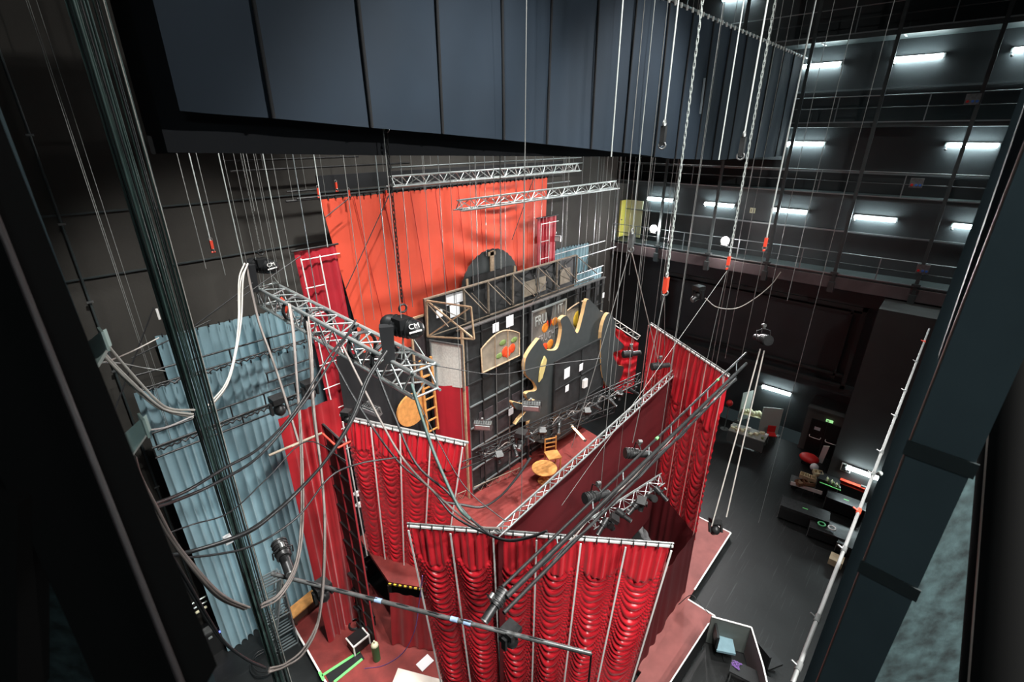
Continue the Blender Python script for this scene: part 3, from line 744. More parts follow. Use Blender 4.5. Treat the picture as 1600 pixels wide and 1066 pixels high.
# ================================================================== INNER STAGE
# raised deck z=3 with hazard edge, stage floor deck low
dk = MB().prism([(5.3, 11.2, 0), (6.9, 8.4, 0), (9.4, 6.9, 0), (17.6, 7.2, 0), (18.0, 13.3, 0), (5.9, 13.3, 0)][::-1], (0, 0, .0001))
deck = thing('raised_deck', 'raised red inner stage deck carrying the black flats', 'stage deck', (11, 10, 0))
out = [V((6.0, 11.1, 0)), V((7.35, 8.9, 0)), V((9.2, 7.25, 0)), V((17.6, 7.4, 0)), V((18.6, 13.6, 0)), V((6.4, 13.6, 0))]
MB().prism([p+V((0, 0, 2.85)) for p in out], (0, 0, .15)).build('deck_top', M_redfloor, deck)
for i, p in enumerate(out): MB().beam(p+V((0, 0, .31)), p+V((0, 0, 2.85)), .1).build('leg', M_blackmet, deck)
h = MB(); a_, b_ = out[0]+V((-.02, -.02, 2.93)), out[1]+V((-.02, -.02, 2.93))
hz1 = MB(); n_ = 14
for i in range(n_): hz1.beam(a_.lerp(b_, i/n_), a_.lerp(b_, (i+.5)/n_), .045, .06)
hz1.build('hazard_stripe', mat('hazard_yellow', (.75, .55, .05), .5), deck)
MB().beam(a_, b_, .03, .055).build('hazard_board', M_black, deck)
t = thing('deck_skirt', 'dark red cloth skirt closing off the space under the raised deck', 'cloth', out[0])
for p, q in ((out[0], out[1]), (out[1], out[2])):
    sheet(p+V((-.08, -.08, 2.6)), q+V((-.08, -.08, 2.6)), p+V((-.3, -.2, .32)), q+V((-.1, -.2, .32)), 50, 8, folds(6, .06, 8)).build('cloth', M_velvet, t)
# low stage deck (dusty red) with white edge
def deck_piece(name, label, pts, mt, z=.3, edge=()):
    t = thing(name, label, 'stage deck', (pts[0][0], pts[0][1], 0))
    pl = [V((p[0], p[1], 0)) for p in pts]
    MB().prism([p+V((0, 0, z-.06)) for p in pl], (0, 0, .06)).build('deck_top', mt, t)
    MB().prism([p for p in [V((p.x, p.y, 0)) for p in pl]], (0, 0, z-.06)).build('base', M_black, t)
    for i in edge:
        a, b = pl[i], pl[(i+1) % len(pl)]; MB().beam(a+V((0, 0, z+.005)), b+V((0, 0, z+.005)), .06, .03).build('white_edge', M_white, t)
    return t
q = lambda u, v, z=.3: (PZ(u, v, z).x, PZ(u, v, z).y)
deck_piece('stage_deck', 'dusty red low deck with white edge right of the right ruched curtain', [q(1142, 833), (19.15, 5.6), (10.8, 5.6), (10.8, 3.87), q(1085, 922)], M_pink, edge=(0, 4))
deck_piece('stage_deck', 'dusty red low deck running under the front curtain to the grey booth', [q(1075, 937), (10.8, 3.87), (7.6, 3.9), (8.6, 1.2), q(1050, 1066), q(1117, 963)], M_pink, edge=(4, 5))
deck_piece('stage_deck', 'red low stage deck with white edge at the left front', [(3.4, 9.8), q(505, 1060), q(455, 972), (3.95, 14.4), (6.6, 14.4), (6.6, 8.0)], M_redfloor, edge=(1, 0))

# ---- black flats with fruit sign
YFt = 12.1
FL, FR = PY(722, 516, YFt), PY(943, 447, YFt)
zt_, zb_ = FL.z, 3.0
fx = lambda u, v: PY(u, v, YFt)
t = thing('black_set_wall', 'tall black timber-framed set wall seen from behind, paper notices on it', 'scenery flat', (FL.x, YFt, 3))
MB().box(((FL.x+FR.x)/2, YFt+.05, (zt_+zb_)/2), (FR.x-FL.x, .04, zt_-zb_)).build('panel', M_flat, t)
MB().box((FL.x-.03, YFt-.02, (zt_+zb_)/2), (.07, .10, zt_-zb_)).build('edge_batten', M_timber, t)
MB().box(((FL.x+FR.x)/2, YFt-.0, zt_), (FR.x-FL.x+.1, .16, .05)).build('top_rail', M_greymet, t)
W = FR.x-FL.x
for k in range(13):
    x = FL.x+.15+W*k/12.3; MB().beam((x, YFt-.03, zb_), (x, YFt-.03, zt_), .05, .08, up=(0, 1, 0)).build('stile', M_blackmet if k % 3 else M_greymet, t)
for k in range(8):
    z = zb_+.3+(zt_-zb_-.6)*k/7; MB().box(((FL.x+FR.x)/2, YFt-.035, z), (W, .07, .045)).build('rail', M_blackmet if k > 4 else M_gal, t)
pm = MB()
for i in range(5):
    for j in range(4):
        cx = FL.x+1.1+i*.98; cz = zb_+.9+j*.85; pm.box((cx, YFt-.0, cz), (.8, .03, .7))
pm.build('plum_panel', M_flatp, t)
for (u, v, w_, h_) in ((772, 511, .34, .36), (794, 501, .42, .46), (796, 642, .3, .32), (848, 437+150, .34, .38), (940, 461, .2, .26)):
    p = fx(u, v); MB().box((p.x, YFt-.09, p.z), (w_, .012, h_)).build('paper_notice', M_paper, t)
for xx in (FL.x+3.6, FL.x+7.2): MB().beam((xx, YFt-.16, zb_), (xx, YFt-.16, zt_), .09, .09).build('prop_post', M_blackmet, t)
# arched apple picture window
p0, p1, p2, p3 = fx(750, 578), fx(808, 554), fx(808, 526), fx(750, 545)
ap = thing('apple_panel', 'arched painted panel with red apples set in the black wall', 'painted panel', p0)
xa_, xb_ = p0.x, p1.x; zb0 = (p0.z+p1.z)/2-.05; zt0 = zb0+1.0
arc = [V((xa_+(xb_-xa_)*i/12, YFt-.1, zt0+.38*math.sin(math.pi*i/12)-.0)) for i in range(13)]
MB().prism([V((xa_, YFt-.1, zb0)), V((xb_, YFt-.1, zb0))]+arc[::-1], (0, .04, 0)).build('panel', M_tan, ap)
fr = MB().tube([V((xa_, YFt-.13, zb0))]+arc+[V((xb_, YFt-.13, zb0)), V((xa_, YFt-.13, zb0))], .035, 6)
for i in (4, 8): fr.beam((xa_+(xb_-xa_)*i/12, YFt-.14, zb0), (xa_+(xb_-xa_)*i/12, YFt-.14, zt0+.33), .03)
fr.build('frame', M_timber, ap)
for (f_, g_, r_) in ((.62, .40, .23), (.80, .42, .20), (.68, .28, .17)): MB().sphere((xa_+(xb_-xa_)*f_, YFt-.11, zb0+1.1*g_), r_, sq=(1, .12, 1)).build('painted_apple', M_apple, ap)
for (f_, g_, r_) in ((.45, .35, .2), (.55, .8, .2), (.86, .72, .2)): MB().sphere((xa_+(xb_-xa_)*f_, YFt-.105, zb0+1.1*g_), r_, sq=(1, .1, .6)).build('painted_leaf', M_leaf, ap)
# glass FRUIT sign
s0, s1 = fx(829, 485), fx(879, 468); sz1 = s0.z-.05; sz0 = fx(829, 575).z
sg = thing('fruit_sign', 'tall glass sign lettered FRUIT with painted fruit in a pale frame', 'sign', (s0.x, YFt, sz0))
sxm = (s0.x+s1.x)/2; sw = s1.x-s0.x+.15
MB().box((sxm, YFt-.11, (sz0+sz1)/2), (sw, .03, sz1-sz0)).build('glass', M_glass, sg)
f_ = MB()
for xx in (sxm-sw/2, sxm+sw/2): f_.box((xx, YFt-.13, (sz0+sz1)/2), (.07, .06, sz1-sz0+.07))
f_.box((sxm, YFt-.13, sz1), (sw, .06, .07)).box((sxm, YFt-.13, sz0), (sw, .06, .07)).box((sxm+sw*.17, YFt-.13, (sz0+sz1)/2), (.03, .04, sz1-sz0))
f_.build('frame', M_alu, sg)
def text(s_, size, loc, mt, parent, rot=(R(90), 0, 0), ext=.006, name='lettering', align='CENTER', xs=1):
    c = bpy.data.curves.new(name, 'FONT'); c.body = s_; c.size = size; c.extrude = ext; c.align_x = align
    o = bpy.data.objects.new(name, c); COL.objects.link(o); dg = bpy.context.evaluated_depsgraph_get()
    me = bpy.data.meshes.new_from_object(o.evaluated_get(dg)); bpy.data.objects.remove(o)
    mo = bpy.data.objects.new(name, me); me.materials.clear(); me.materials.append(mt); COL.objects.link(mo)
    mo.parent = parent; mo.location = V(loc)-V(parent['_w']); mo.rotation_euler = rot; mo.scale = (xs, 1, 1); return mo
hgt = sz1-sz0
for s_, fx_, fz_ in (('FRU', -.24, .74), ('IT', .33, .80)): text(s_, .62, (sxm+sw*fx_, YFt-.135, sz0+hgt*fz_), M_lettering, sg, (R(90), R(-2), 0), xs=.72)
text('FRUCHT', .50, (sxm-.02, YFt-.135, sz0+hgt*.42), mat('faded_letter_outline', (.25, .24, .24), .6), sg, (R(90), R(-3), 0), xs=.72)
for (dx, fz, mm, r_) in ((-.25, .64, M_citrus, .24), (.02, .70, M_apple, .2), (.42, .68, M_citrus, .22), (-.28, .28, M_apple, .26), (.14, .30, M_citrus, .25), (.0, .16, M_leaf, .2)):
    MB().sphere((sxm+dx, YFt-.125, sz0+hgt*fz), r_, sq=(1, .05, .9)).build('painted_fruit', mm, sg)
MB().prism([(sxm-.22, YFt-.15, sz1-.06), (sxm+.22, YFt-.15, sz1-.06), (sxm+.02, YFt-.15, sz1-1.05)], (0, .02, 0)).build('black_pennant', M_black, sg)
# yellow pear panel right
p = fx(897, 497); pp = thing('pear_panel', 'arched painted panel with yellow fruit, right of the glass sign', 'painted panel', (p.x, YFt, p.z-.4))
MB().box((p.x, YFt-.09, p.z), (1.5, .03, 1.1)).build('panel', M_tan, pp); MB().sphere((p.x+.1, YFt-.1, p.z-.05), .42, sq=(.8, .08, 1)).build('painted_fruit', mat('yellow_fruit', (.65, .42, .04), .5), pp)
MB().tube([(p.x-.75+1.5*i/10, YFt-.12, p.z+.45+.3*math.sin(math.pi*(.15+i/20))) for i in range(11)], .035).build('frame', M_timber, pp)

# ---- rear flats box with cross braces
YRt = 13.5
r0, r1 = PY(668, 470, YRt), PY(905, 412, YRt)
t = thing('rear_set_wall', 'rear black set wall with pale cross bracing behind the front one', 'scenery flat', (r0.x, YRt, 3))
rz = r0.z; rw = r1.x-r0.x; rb = PY(668, 528, YRt).z
MB().box((r0.x+rw/2, YRt+.25, (rz+3.0)/2), (rw, .04, rz-3.0)).build('panel', M_flat, t)
MB().box((r0.x+rw/2, YRt+.2, rz), (rw, .12, .05)).build('top_rail', M_dtim, t)
MB().box((r0.x+rw/2, YFt+.25, zt_-.1), (rw*.93, .08, .05)).build('front_rail', M_dtim, t)
xsb = [r0.x, r0.x+rw*.2, r0.x+rw*.34, r0.x+rw*.5, r0.x+rw*.68, r0.x+rw*.83, r1.x]
for x in xsb:
    MB().beam((x, YRt+.15, rb), (x, YRt+.15, rz), .07, .07, up=(0, 1, 0)).build('post', M_dtim, t)
    MB().beam((x, YRt+.15, rz-.05), (x, YFt+.3, zt_+.15), .035).build('cross_tie', M_dtim, t)
for i in range(len(xsb)-1):
    xa_, xb_ = xsb[i], xsb[i+1]
    MB().beam((xa_, YRt+.05, rb), (xb_, YFt+.5, zt_-.1), .035).beam((xa_, YRt-.3, rz-.1), (xb_, YRt+.1, rb+.1), .025).build('diagonal_brace', M_dtim, t)
for (u, v, w_, h_) in ((708, 470, .42, .42), (722, 466, .42, .42), (716, 487, .5, .5), (692, 492, .3, .3)):
    p = PY(u, v, YRt); MB().box((p.x, YRt+.2, p.z), (w_, .012, h_)).build('paper_notice', M_paper, t)
for (u0, v0, u1, v1) in ((822, 462, 858, 437), (880, 442, 896, 423)):
    a, b = PY(u0, v0, YRt), PY(u1, v1, YRt); MB().box(((a.x+b.x)/2, YRt+.2, (a.z+b.z)/2), (abs(b.x-a.x), .03, abs(b.z-a.z)+.3)).build('painted_panel', M_tan, t)
rnd = random.Random(21); g_ = MB()
for k in range(12):
    x_ = r0.x+rw*(.55+.42*rnd.random()); z_ = rb+(rz-rb)*rnd.random()*.6; g_.beam((x_, YRt-.1-.5*rnd.random(), z_), (x_+rnd.uniform(-1.0, 1.0), YRt-.2-.6*rnd.random(), z_+rnd.uniform(.5, 1.1)), .028)
g_.build('pale_strut', M_greymet, t)
# open end of the box: braced square frame
e = thing('end_frame', 'pale timber end frame with an X brace closing the gap between the set walls', 'frame', (r0.x, YFt+.4, zt_-.9))
A_, B_, C_, D_ = [PPL(*uv, V((r0.x, YRt, 0)), V((FL.x-.05, YFt, 0))) for uv in ((667, 470), (736, 480), (741, 530), (668, 526))]
for a, b in ((A_, B_), (D_, C_), (A_, D_), (B_, C_), (A_, C_), (B_, D_)): MB().beam(a, b, .05).build('batten', M_timber, e)
# white backing cloth and red cloth under it (left return)
A2, B2 = PPL(672, 532, A_, B_), PPL(722, 540, A_, B_)
t = thing('white_backing', 'off-white backed return flat under the timber end frame', 'scenery flat', A2)
MB().prism([A2, B2, V((B2.x, B2.y, B2.z-1.75)), V((A2.x, A2.y, A2.z-1.9))], (.03, .03, 0)).build('panel', M_canvas, t)
for a in (A2, B2): MB().beam(a+V((-.03, -.03, .05)), a+V((-.03, -.03, -1.85)), .05).build('stile', M_greymet, t)
MB().beam(A2+V((-.03, -.03, .02)), B2+V((-.03, -.03, .02)), .05).build('rail', M_greymet, t)
t = thing('red_return', 'flat bright red return cloth below the off-white backed flat', 'cloth', (A2.x, A2.y, 3))
a_ = A2+V((-.12, -.1, -1.85)); b_ = B2+V((.1, -.15, -1.65))
sheet(a_, b_, V((a_.x, a_.y, 3.05)), V((b_.x, b_.y, 3.05)), 30, 8, lambda u, q: .03*math.sin(u*8)).build('cloth', M_crimson, t)
bb = PY(657, 520, 13.9)
t = thing('grey_side_flat', 'tan edged grey flat standing left of the timber end frame', 'scenery flat', (bb.x, 13.9, 7))
MB().box((bb.x, 13.9, 9.5), (.85, .05, 2.6)).build('panel', M_flatp, t)
f_ = MB()
for xx in (-.43, .43): f_.box((bb.x+xx, 13.86, 9.5), (.07, .07, 2.7))
f_.box((bb.x, 13.86, 10.8), (.9, .07, .07)).box((bb.x, 13.86, 8.3), (.9, .07, .07)); f_.build('frame', M_timber, t)

# round black disc behind set (half circle with fringe)
dc = PY(768, 455, 13.95); dr_ = 1.75
t = thing('round_cutout', 'black half-round cut-out with ragged rim rising before the orange drape', 'scenery flat', dc)
pts = []
for i in range(73):
    a = math.pi*2*i/72; rr = dr_*(1+.02*(i % 2)); pts.append(V((dc.x+rr*math.cos(a), 13.95, dc.z+rr*1.02*math.sin(a))))
MB().prism(pts[:-1], (0, .05, 0)).build('disc', M_ghost, t)
MB().box((dc.x, 13.9, dc.z+dr_-.5), (.22, .05, 1.0)).box((dc.x+.0, 13.9, dc.z+dr_-.12), (.42, .05, .16)).build('timber_tee', M_timber, t)
MB().box((dc.x, 13.88, dc.z+.35), (2.4, .05, 1.1)).build('backing_panel', M_black, t)
for dx in (-1.25, 1.2): MB().box((dc.x+dx, 13.88, dc.z+.15), (.5, .05, .16)).box((dc.x+dx+(.2 if dx > 0 else -.2), 13.88, dc.z+.5), (.1, .05, .7)).build('timber_cleat', M_timber, t)
MB().box((dc.x-.95, 13.84, dc.z+.35), (.38, .01, .42)).build('paper_notice', M_paper, t)

# charcoal leafy cut-outs standing in front (timber-edged)
YC = 11.4
def cutout(label, outline, y=YC, depth=.18, holes=()):
    pts = [PY(u, v, y) for u, v in outline]
    # densify to a smooth outline
    P = pts+pts[:3]; sm = []
    for i in range(len(pts)):
        a, b, c, d = P[i-1 if i else len(pts)-1], P[i], P[i+1], P[i+2]
        for j in range(4):
            t_ = j/4; sm.append(.5*((2*b)+(c-a)*t_+(2*a-5*b+4*c-d)*t_*t_+(3*b-a-3*c+d)*t_**3))
    t = thing('leafy_cutout', label, 'scenery flat', (pts[0].x, y, 3))
    me = MB(); from mathutils.geometry import tessellate_polygon
    tris = tessellate_polygon([sm]); n = len(sm)
    me.add([p+V((0, -.0, 0)) for p in sm], tris); me.build('face', M_ghost, t)
    MB().add([p+V((0, depth, 0)) for p in sm], tris).build('back_face', M_ghost, t)
    e = MB(); e.add(sm+[p+V((0, depth, 0)) for p in sm], [(i, (i+1) % n, n+(i+1) % n, n+i) for i in range(n)]); e.build('timber_edge', mat('pale_plywood_edge', (.62, .40, .19), .6), t)
    return t
cutout('tall charcoal cut-out with wavy timber edge, left one with the scalloped side', [(838, 535), (845, 530), (852, 545), (862, 548), (872, 543), (878, 515), (876, 500), (886, 494), (895, 510), (903, 520), (912, 490), (918, 468), (928, 475), (938, 486), (944, 492), (940, 540), (935, 600), (925, 640), (900, 670), (868, 690), (838, 690), (826, 668), (832, 640), (822, 616), (838, 610), (835, 598), (822, 585), (822, 560)], YC)
cr = [PY(u, v, YC-.02) for u, v in ((850, 556), (845, 568), (842, 582), (841, 597), (846, 590), (850, 576), (853, 562))]
tag(MB().prism(cr, (0, -.06, 0)).build('yellow_crescent', mat('pale_yellow_edge', (.62, .50, .20), .6), at=cr[0]), 'yellow crescent strip fixed on the scalloped charcoal cut-out', 'strip')
MB_ = MB(); y_ = YC-.12
cc = thing('black_equipment_frame', 'black braced frame with paper notices before the charcoal cut-out', 'frame', PY(860, 690, y_))
x0_, x1_ = PY(865, 600, y_).x, PY(940, 600, y_).x; zz0, zz1 = PY(900, 665, y_).z, PY(900, 548, y_).z
MB().box(((x0_+x1_)/2, y_, (zz0+zz1)/2), (x1_-x0_, .05, zz1-zz0)).build('panel', M_flat, cc)
for f_ in (0, .33, .66, 1): MB().box(((x0_+x1_)/2, y_-.05, zz0+(zz1-zz0)*f_), (x1_-x0_, .05, .06)).build('rail', M_blackmet, cc)
for f_ in (0, .5, 1): MB().box((x0_+(x1_-x0_)*f_, y_-.05, (zz0+zz1)/2), (.06, .05, zz1-zz0)).build('stile', M_blackmet, cc)
for (u, v, w_, h_) in ((886, 583, .42, .5), (908, 574, .28, .36), (886, 607, .26, .32)):
    p = PY(u, v, y_-.08); MB().box(p, (w_, .012, h_)).build('paper_notice', M_paper, cc)
p = PY(914, 599, y_-.12); MB().box(p, (.3, .12, .42)).build('white_box', M_white, cc)
# small leaves at foot
cutout('pair of small charcoal leaf lobes with timber edges at the foot of the scalloped cut-out', [(801, 628), (808, 640), (822, 642), (812, 655), (806, 664), (812, 660), (830, 655), (838, 635), (836, 625), (820, 632)], YC-.3)
cutout('second charcoal cut-out with curled timber edge, far right beside the red panel', [(940, 520), (950, 490), (960, 500), (962, 525), (975, 540), (968, 548), (958, 552), (965, 570), (975, 575), (965, 600), (950, 605), (940, 580)], YC-.2)
# small red panel near white truss
a, b = PY(940, 495, 12.6), PY(1000, 540, 12.6)
t = thing('red_side_panel', 'red ruched side panel under the short white ladder truss', 'curtain', (a.x, 12.6, 3))
wa, wb = PY(946, 500, 12.3), PY(998, 536, 10.6); wb = V((wb.x, wb.y, wa.z))
wb = PPL(998, 536, wa, wb)
sheet(wa, wb, V((wa.x, wa.y, 4)), V((wb.x, wb.y, 4)), 60, 50, lambda u, q: .08*math.sin(u*22+3*q)+.05*math.sin(q*40-6*(1-(2*u-1)**2))).build('cloth', M_satin, t)
# ================================================================== STAGE LAMPS
def profile_lamp():
    t = thing('profile_spotlight', 'x', 'stage light'); t['_w'] = (0, 0, 0)
    MB().cyl((-.30, 0, 0), (.05, 0, 0), .13, 12).cyl((.05, 0, 0), (.38, 0, 0), .09, 12).build('body', M_blackmet, t)
    f = MB()
    for i in range(4): f.cyl((-.28+.07*i, 0, 0), (-.26+.07*i, 0, 0), .145, 12)
    f.build('cooling_fin', M_blackmet, t)
    MB().cyl((.38, 0, 0), (.40, 0, 0), .085, 12).build('lens', M_greymet, t)
    MB().tube([(0, -.17, 0), (0, -.17, .22), (0, 0, .28), (0, .17, .22), (0, .17, 0)], .015).build('yoke', M_blackmet, t)
    MB().box((0, 0, .33), (.07, .06, .12)).cyl((-.05, 0, .36), (.05, 0, .36), .05).build('clamp', M_greymet, t)
    return t
def flood_lamp():
    t = thing('flood_lamp', 'x', 'stage light'); t['_w'] = (0, 0, 0)
    MB().prism([(-.1, -.3, .12), (.1, -.3, .16), (.14, -.3, -.14), (-.06, -.3, -.14)], (0, .6, 0)).build('body', M_greymet, t)
    MB().box((.13, 0, .01), (.02, .5, .2)).build('glass', M_alu, t)
    f = MB()
    for i in range(7): f.box((-.02, -.24+.08*i, .155), (.2, .015, .03))
    f.build('cooling_fin', M_blackmet, t)
    MB().tube([(0, -.34, 0), (0, -.34, .25), (0, .34, .25), (0, .34, 0)], .015).build('yoke', M_blackmet, t)
    MB().box((0, 0, .30), (.07, .06, .12)).build('clamp', M_greymet, t)
    return t
def moving_head():
    t = thing('moving_head_light', 'x', 'stage light'); t['_w'] = (0, 0, 0)
    MB().box((0, 0, .30), (.34, .34, .16)).build('base', M_blackmet, t)
    MB().box((0, -.2, .08), (.12, .06, .32)).box((0, .2, .08), (.12, .06, .32)).beam((0, -.2, .2), (0, .2, .2), .08).build('yoke', M_blackmet, t)
    MB().sphere((0, 0, 0), .17, sq=(1.1, .9, 1)).cyl((.05, 0, -.05), (.25, 0, -.15), .12, 12, .1).build('head', M_blackmet, t)
    MB().cyl((.25, 0, -.15), (.262, 0, -.156), .09, 12).build('lens', M_greymet, t)
    return t
protos = {'p': profile_lamp(), 'f': flood_lamp(), 'm': moving_head()}; used = {}
def lamp(kind, pos, rot, label, group=None, sc_=1.0):
    pr = protos[kind]; rot = tuple(R(a) for a in rot)
    if kind not in used:
        used[kind] = 1; pr.location = pos; pr.rotation_euler = rot; pr['label'] = label; pr.scale = (sc_,)*3
        if group: pr['group'] = group
        return pr
    o = dup(pr, pos, rot, label, group, scale=sc_)
    if not group and 'group' in o: del o['group']
    return o
lamp('p', PZ(1192, 530, 10.9), (0, 15, 40), 'black profile spotlight on the far upper end of the ladder batten', sc_=1.25)
lamp('p', PZ(775, 943, 10.8), (0, 20, 185), 'black profile spotlight at the near lower end of the ladder batten', sc_=.72)
lamp('p', PZ(443, 868, 9.2), (0, 20, -100), 'black profile spotlight before the blue curtain above the pipe end', sc_=1.1)
lamp('p', PZ(922, 535, 7.6), (0, 25, -150), 'silver-lensed profile spotlight before the charcoal cut-out', sc_=1.2)
lamp('p', PZ(985, 553, 8.0), (0, 0, -35), 'grey profile spotlight over the right end of the lamp-laden truss', sc_=1.2)
lamp('p', PZ(1030, 572, 8.6), (0, 0, -35), 'grey profile spotlight at the far end of the silver ladder truss', sc_=1.1)
lamp('p', PZ(994, 709, 10.4), (0, 10, -40), 'black spotlight in shade against the dark red cloth wall', sc_=.9)
lamp('p', PZ(930, 776, 10.9), (0, 10, -20), 'black spotlight clamped midway on the ladder batten by the red hook', sc_=.8)
lamp('f', PZ(830, 634, 7.2), (0, 20, 215), 'grey flood lamp standing highest over the middle of the dark truss', sc_=1.2)
lamp('f', PZ(755, 664, 7.0), (0, 20, 215), 'grey flood lamp at the left end of the dark truss before the black set', sc_=1.1)
lamp('f', PZ(582, 640, 8.7), (0, 20, 190), 'grey flood lamp before the black drape over the left ruched curtain', sc_=1.1)
lamp('m', PZ(815, 690, 7.0), (0, 0, 200), 'black moving head light under the highest flood lamp', sc_=1.1)
lamp('m', PZ(1090, 462, 11.5), (0, 0, 160), 'silver moving head light hanging alone before the dark right wall', sc_=1.0)
lamp('m', PZ(1118, 828, 5.0), (0, 30, 40), 'black light hanging low on two ropes over the dusty red deck', sc_=.95)
lamp('m', PZ(437, 640, 10.5), (0, 0, 90), 'black moving head light on the batten beside the velvet leg', sc_=1.0)
lamp('m', PZ(485, 615, 10.4), (0, 0, 90), 'black moving head light right of its twin near the red portal', sc_=1.0)
lamp('m', PZ(505, 930, 8.5), (0, 0, 90), 'black box light clamped under the long grey pipe before the velvet leg', sc_=.85)
lamp('m', PZ(798, 1000, 8.6), (0, 0, 90), 'black twin light under the long grey pipe before the front curtain', sc_=.85)
lamp('m', PZ(543, 655, 11.0), (0, 0, 30), 'small black light left above the end of the left ruched curtain pipe', sc_=.6)
lamp('f', PY(868, 373, 14.2), (0, 0, 200), 'black flood lamp by the crimson portal leg on the right', sc_=.9)
# lamps crowded on the dark truss
rnd = random.Random(4)
for k in range(11):
    f = .06+.085*k; p = E0.lerp(E1, f)+V((rnd.uniform(-.1, .1), rnd.uniform(-.35, .0), -.35))
    lamp('mpp'[k % 3], p, (0, 30, rnd.uniform(180, 330)), '%s of the dark spotlights crowded along the lamp-laden truss from its left end' % ['first', 'second', 'third', 'fourth', 'fifth', 'sixth', 'seventh', 'eighth', 'ninth', 'tenth', 'eleventh'][k], 'spotlights crowded on the dark truss', .75)
for k in range(7):
    p = PZ(925, 812, 6.4).lerp(PZ(1028, 752, 6.4), k/6.5)+V((rnd.uniform(-.2, .2), -.3, -.15))
    lamp('pmp'[k % 3], p, (0, 30, rnd.uniform(0, 330)), '%s from the left of the dark lamps huddled behind the front curtain top' % ['first', 'second', 'third', 'fourth', 'fifth', 'sixth', 'last'][k], 'dark lamps behind the front curtain top', .8)
# cable bundles along the dark truss
for k, mm in enumerate((M_cable, M_hose, M_black)):
    tag(MB().tube(smooth_path([E0.lerp(E1, i/24)+V((0, -.1+.05*k, -.2+.16*math.sin(i*(1.9+k*.7)+k))) for i in range(25)], 4), .02).build('cable', mm, at=E0), ['black cable weaving along the lamp-laden truss', 'grey cable weaving along the lamp-laden truss', 'thick black cable lying under the lamp-laden truss'][k], 'cable')
# glowing tube and warm furniture inside
a, b = PZ(893, 665, 4.6), PZ(914, 688, 4.3)
t = thing('warm_tube_lamp', 'short warm glowing tube lamp over the inner stage', 'light', a)
MB().cyl(a, b, .045).build('tube', M_lampwarm, t); MB().box(a, (.1, .1, .1)).box(b, (.1, .1, .1)).build('end_cap', M_greymet, t)
def wood_chair():
    t = thing('wooden_chair', 'x', 'chair'); t['_w'] = (0, 0, 0)
    MB().box((0, 0, .45), (.42, .42, .04)).build('seat', M_ply, t)
    for sx in (-1, 1):
        MB().beam((.18*sx, -.18, 0), (.18*sx, -.18, .45), .035).build('leg', M_ply, t); MB().beam((.18*sx, .18, 0), (.18*sx, .22, .95), .035).build('leg', M_ply, t)
    b = MB()
    for z in (.6, .75, .9): b.beam((-.18, .21, z), (.18, .21, z), .03)
    b.build('backrest', M_ply, t); return t
wc = wood_chair(); wc.location = PZ(863, 708, 3.2); wc.rotation_euler = (0, 0, R(-30)); wc.scale = (1.5,)*3; wc.location.z = 3.0
wc['label'] = 'tall orange-brown wooden chair on the inner stage'; wc.location = V((PZ(863, 730, 3).x, PZ(863, 730, 3).y, 3))
p = PZ(850, 752, 3); t = thing('round_table', 'small round wooden table by the wooden chair on the inner stage', 'table', p)
MB().cyl(p+V((0, 0, .68)), p+V((0, 0, .72)), .55, 24).build('tabletop', M_ply, t); MB().cyl(p, p+V((0, 0, .68)), .05).cyl(p, p+V((0, 0, .04)), .28, 16).build('pedestal', M_ply, t)
# big wooden disc and slatted frame behind the left ruched curtain
p = PY(646, 640, 13.2); t = thing('wooden_disc', 'round plywood disc with slatted frame leaning behind the left ruched curtain', 'prop', p)
MB().cyl(p+V((-.05, .0, 0)), p+V((-.05, .08, 0)), .66, 28).build('disc', M_ply, t)
f_ = MB()
for k in range(2): f_.beam(p+V((.5+.5*k, -.1, -1.3)), p+V((.4+.5*k, -.1, 1.9)), .08)
for k in range(7): f_.beam(p+V((.45, -.12, -1.2+.48*k)), p+V((.95, -.12, -1.2+.48*k)), .05)
f_.build('slatted_frame', M_ply, t)
for k, (u, v, mm) in enumerate(((742, 725, M_grnlab), (750, 737, M_bluepl), (733, 745, M_citrus), (767, 742, M_redpl), (737, 733, M_tape))):
    p = PZ(u, v, 3.2); tag(MB().sphere(p, .12, sq=(1.3, 1, .8)).build('stage_prop', mm, at=p), ['dark green', 'blue', 'orange', 'red', 'bright green'][k]+' small prop lying at the foot of the black set', 'prop')

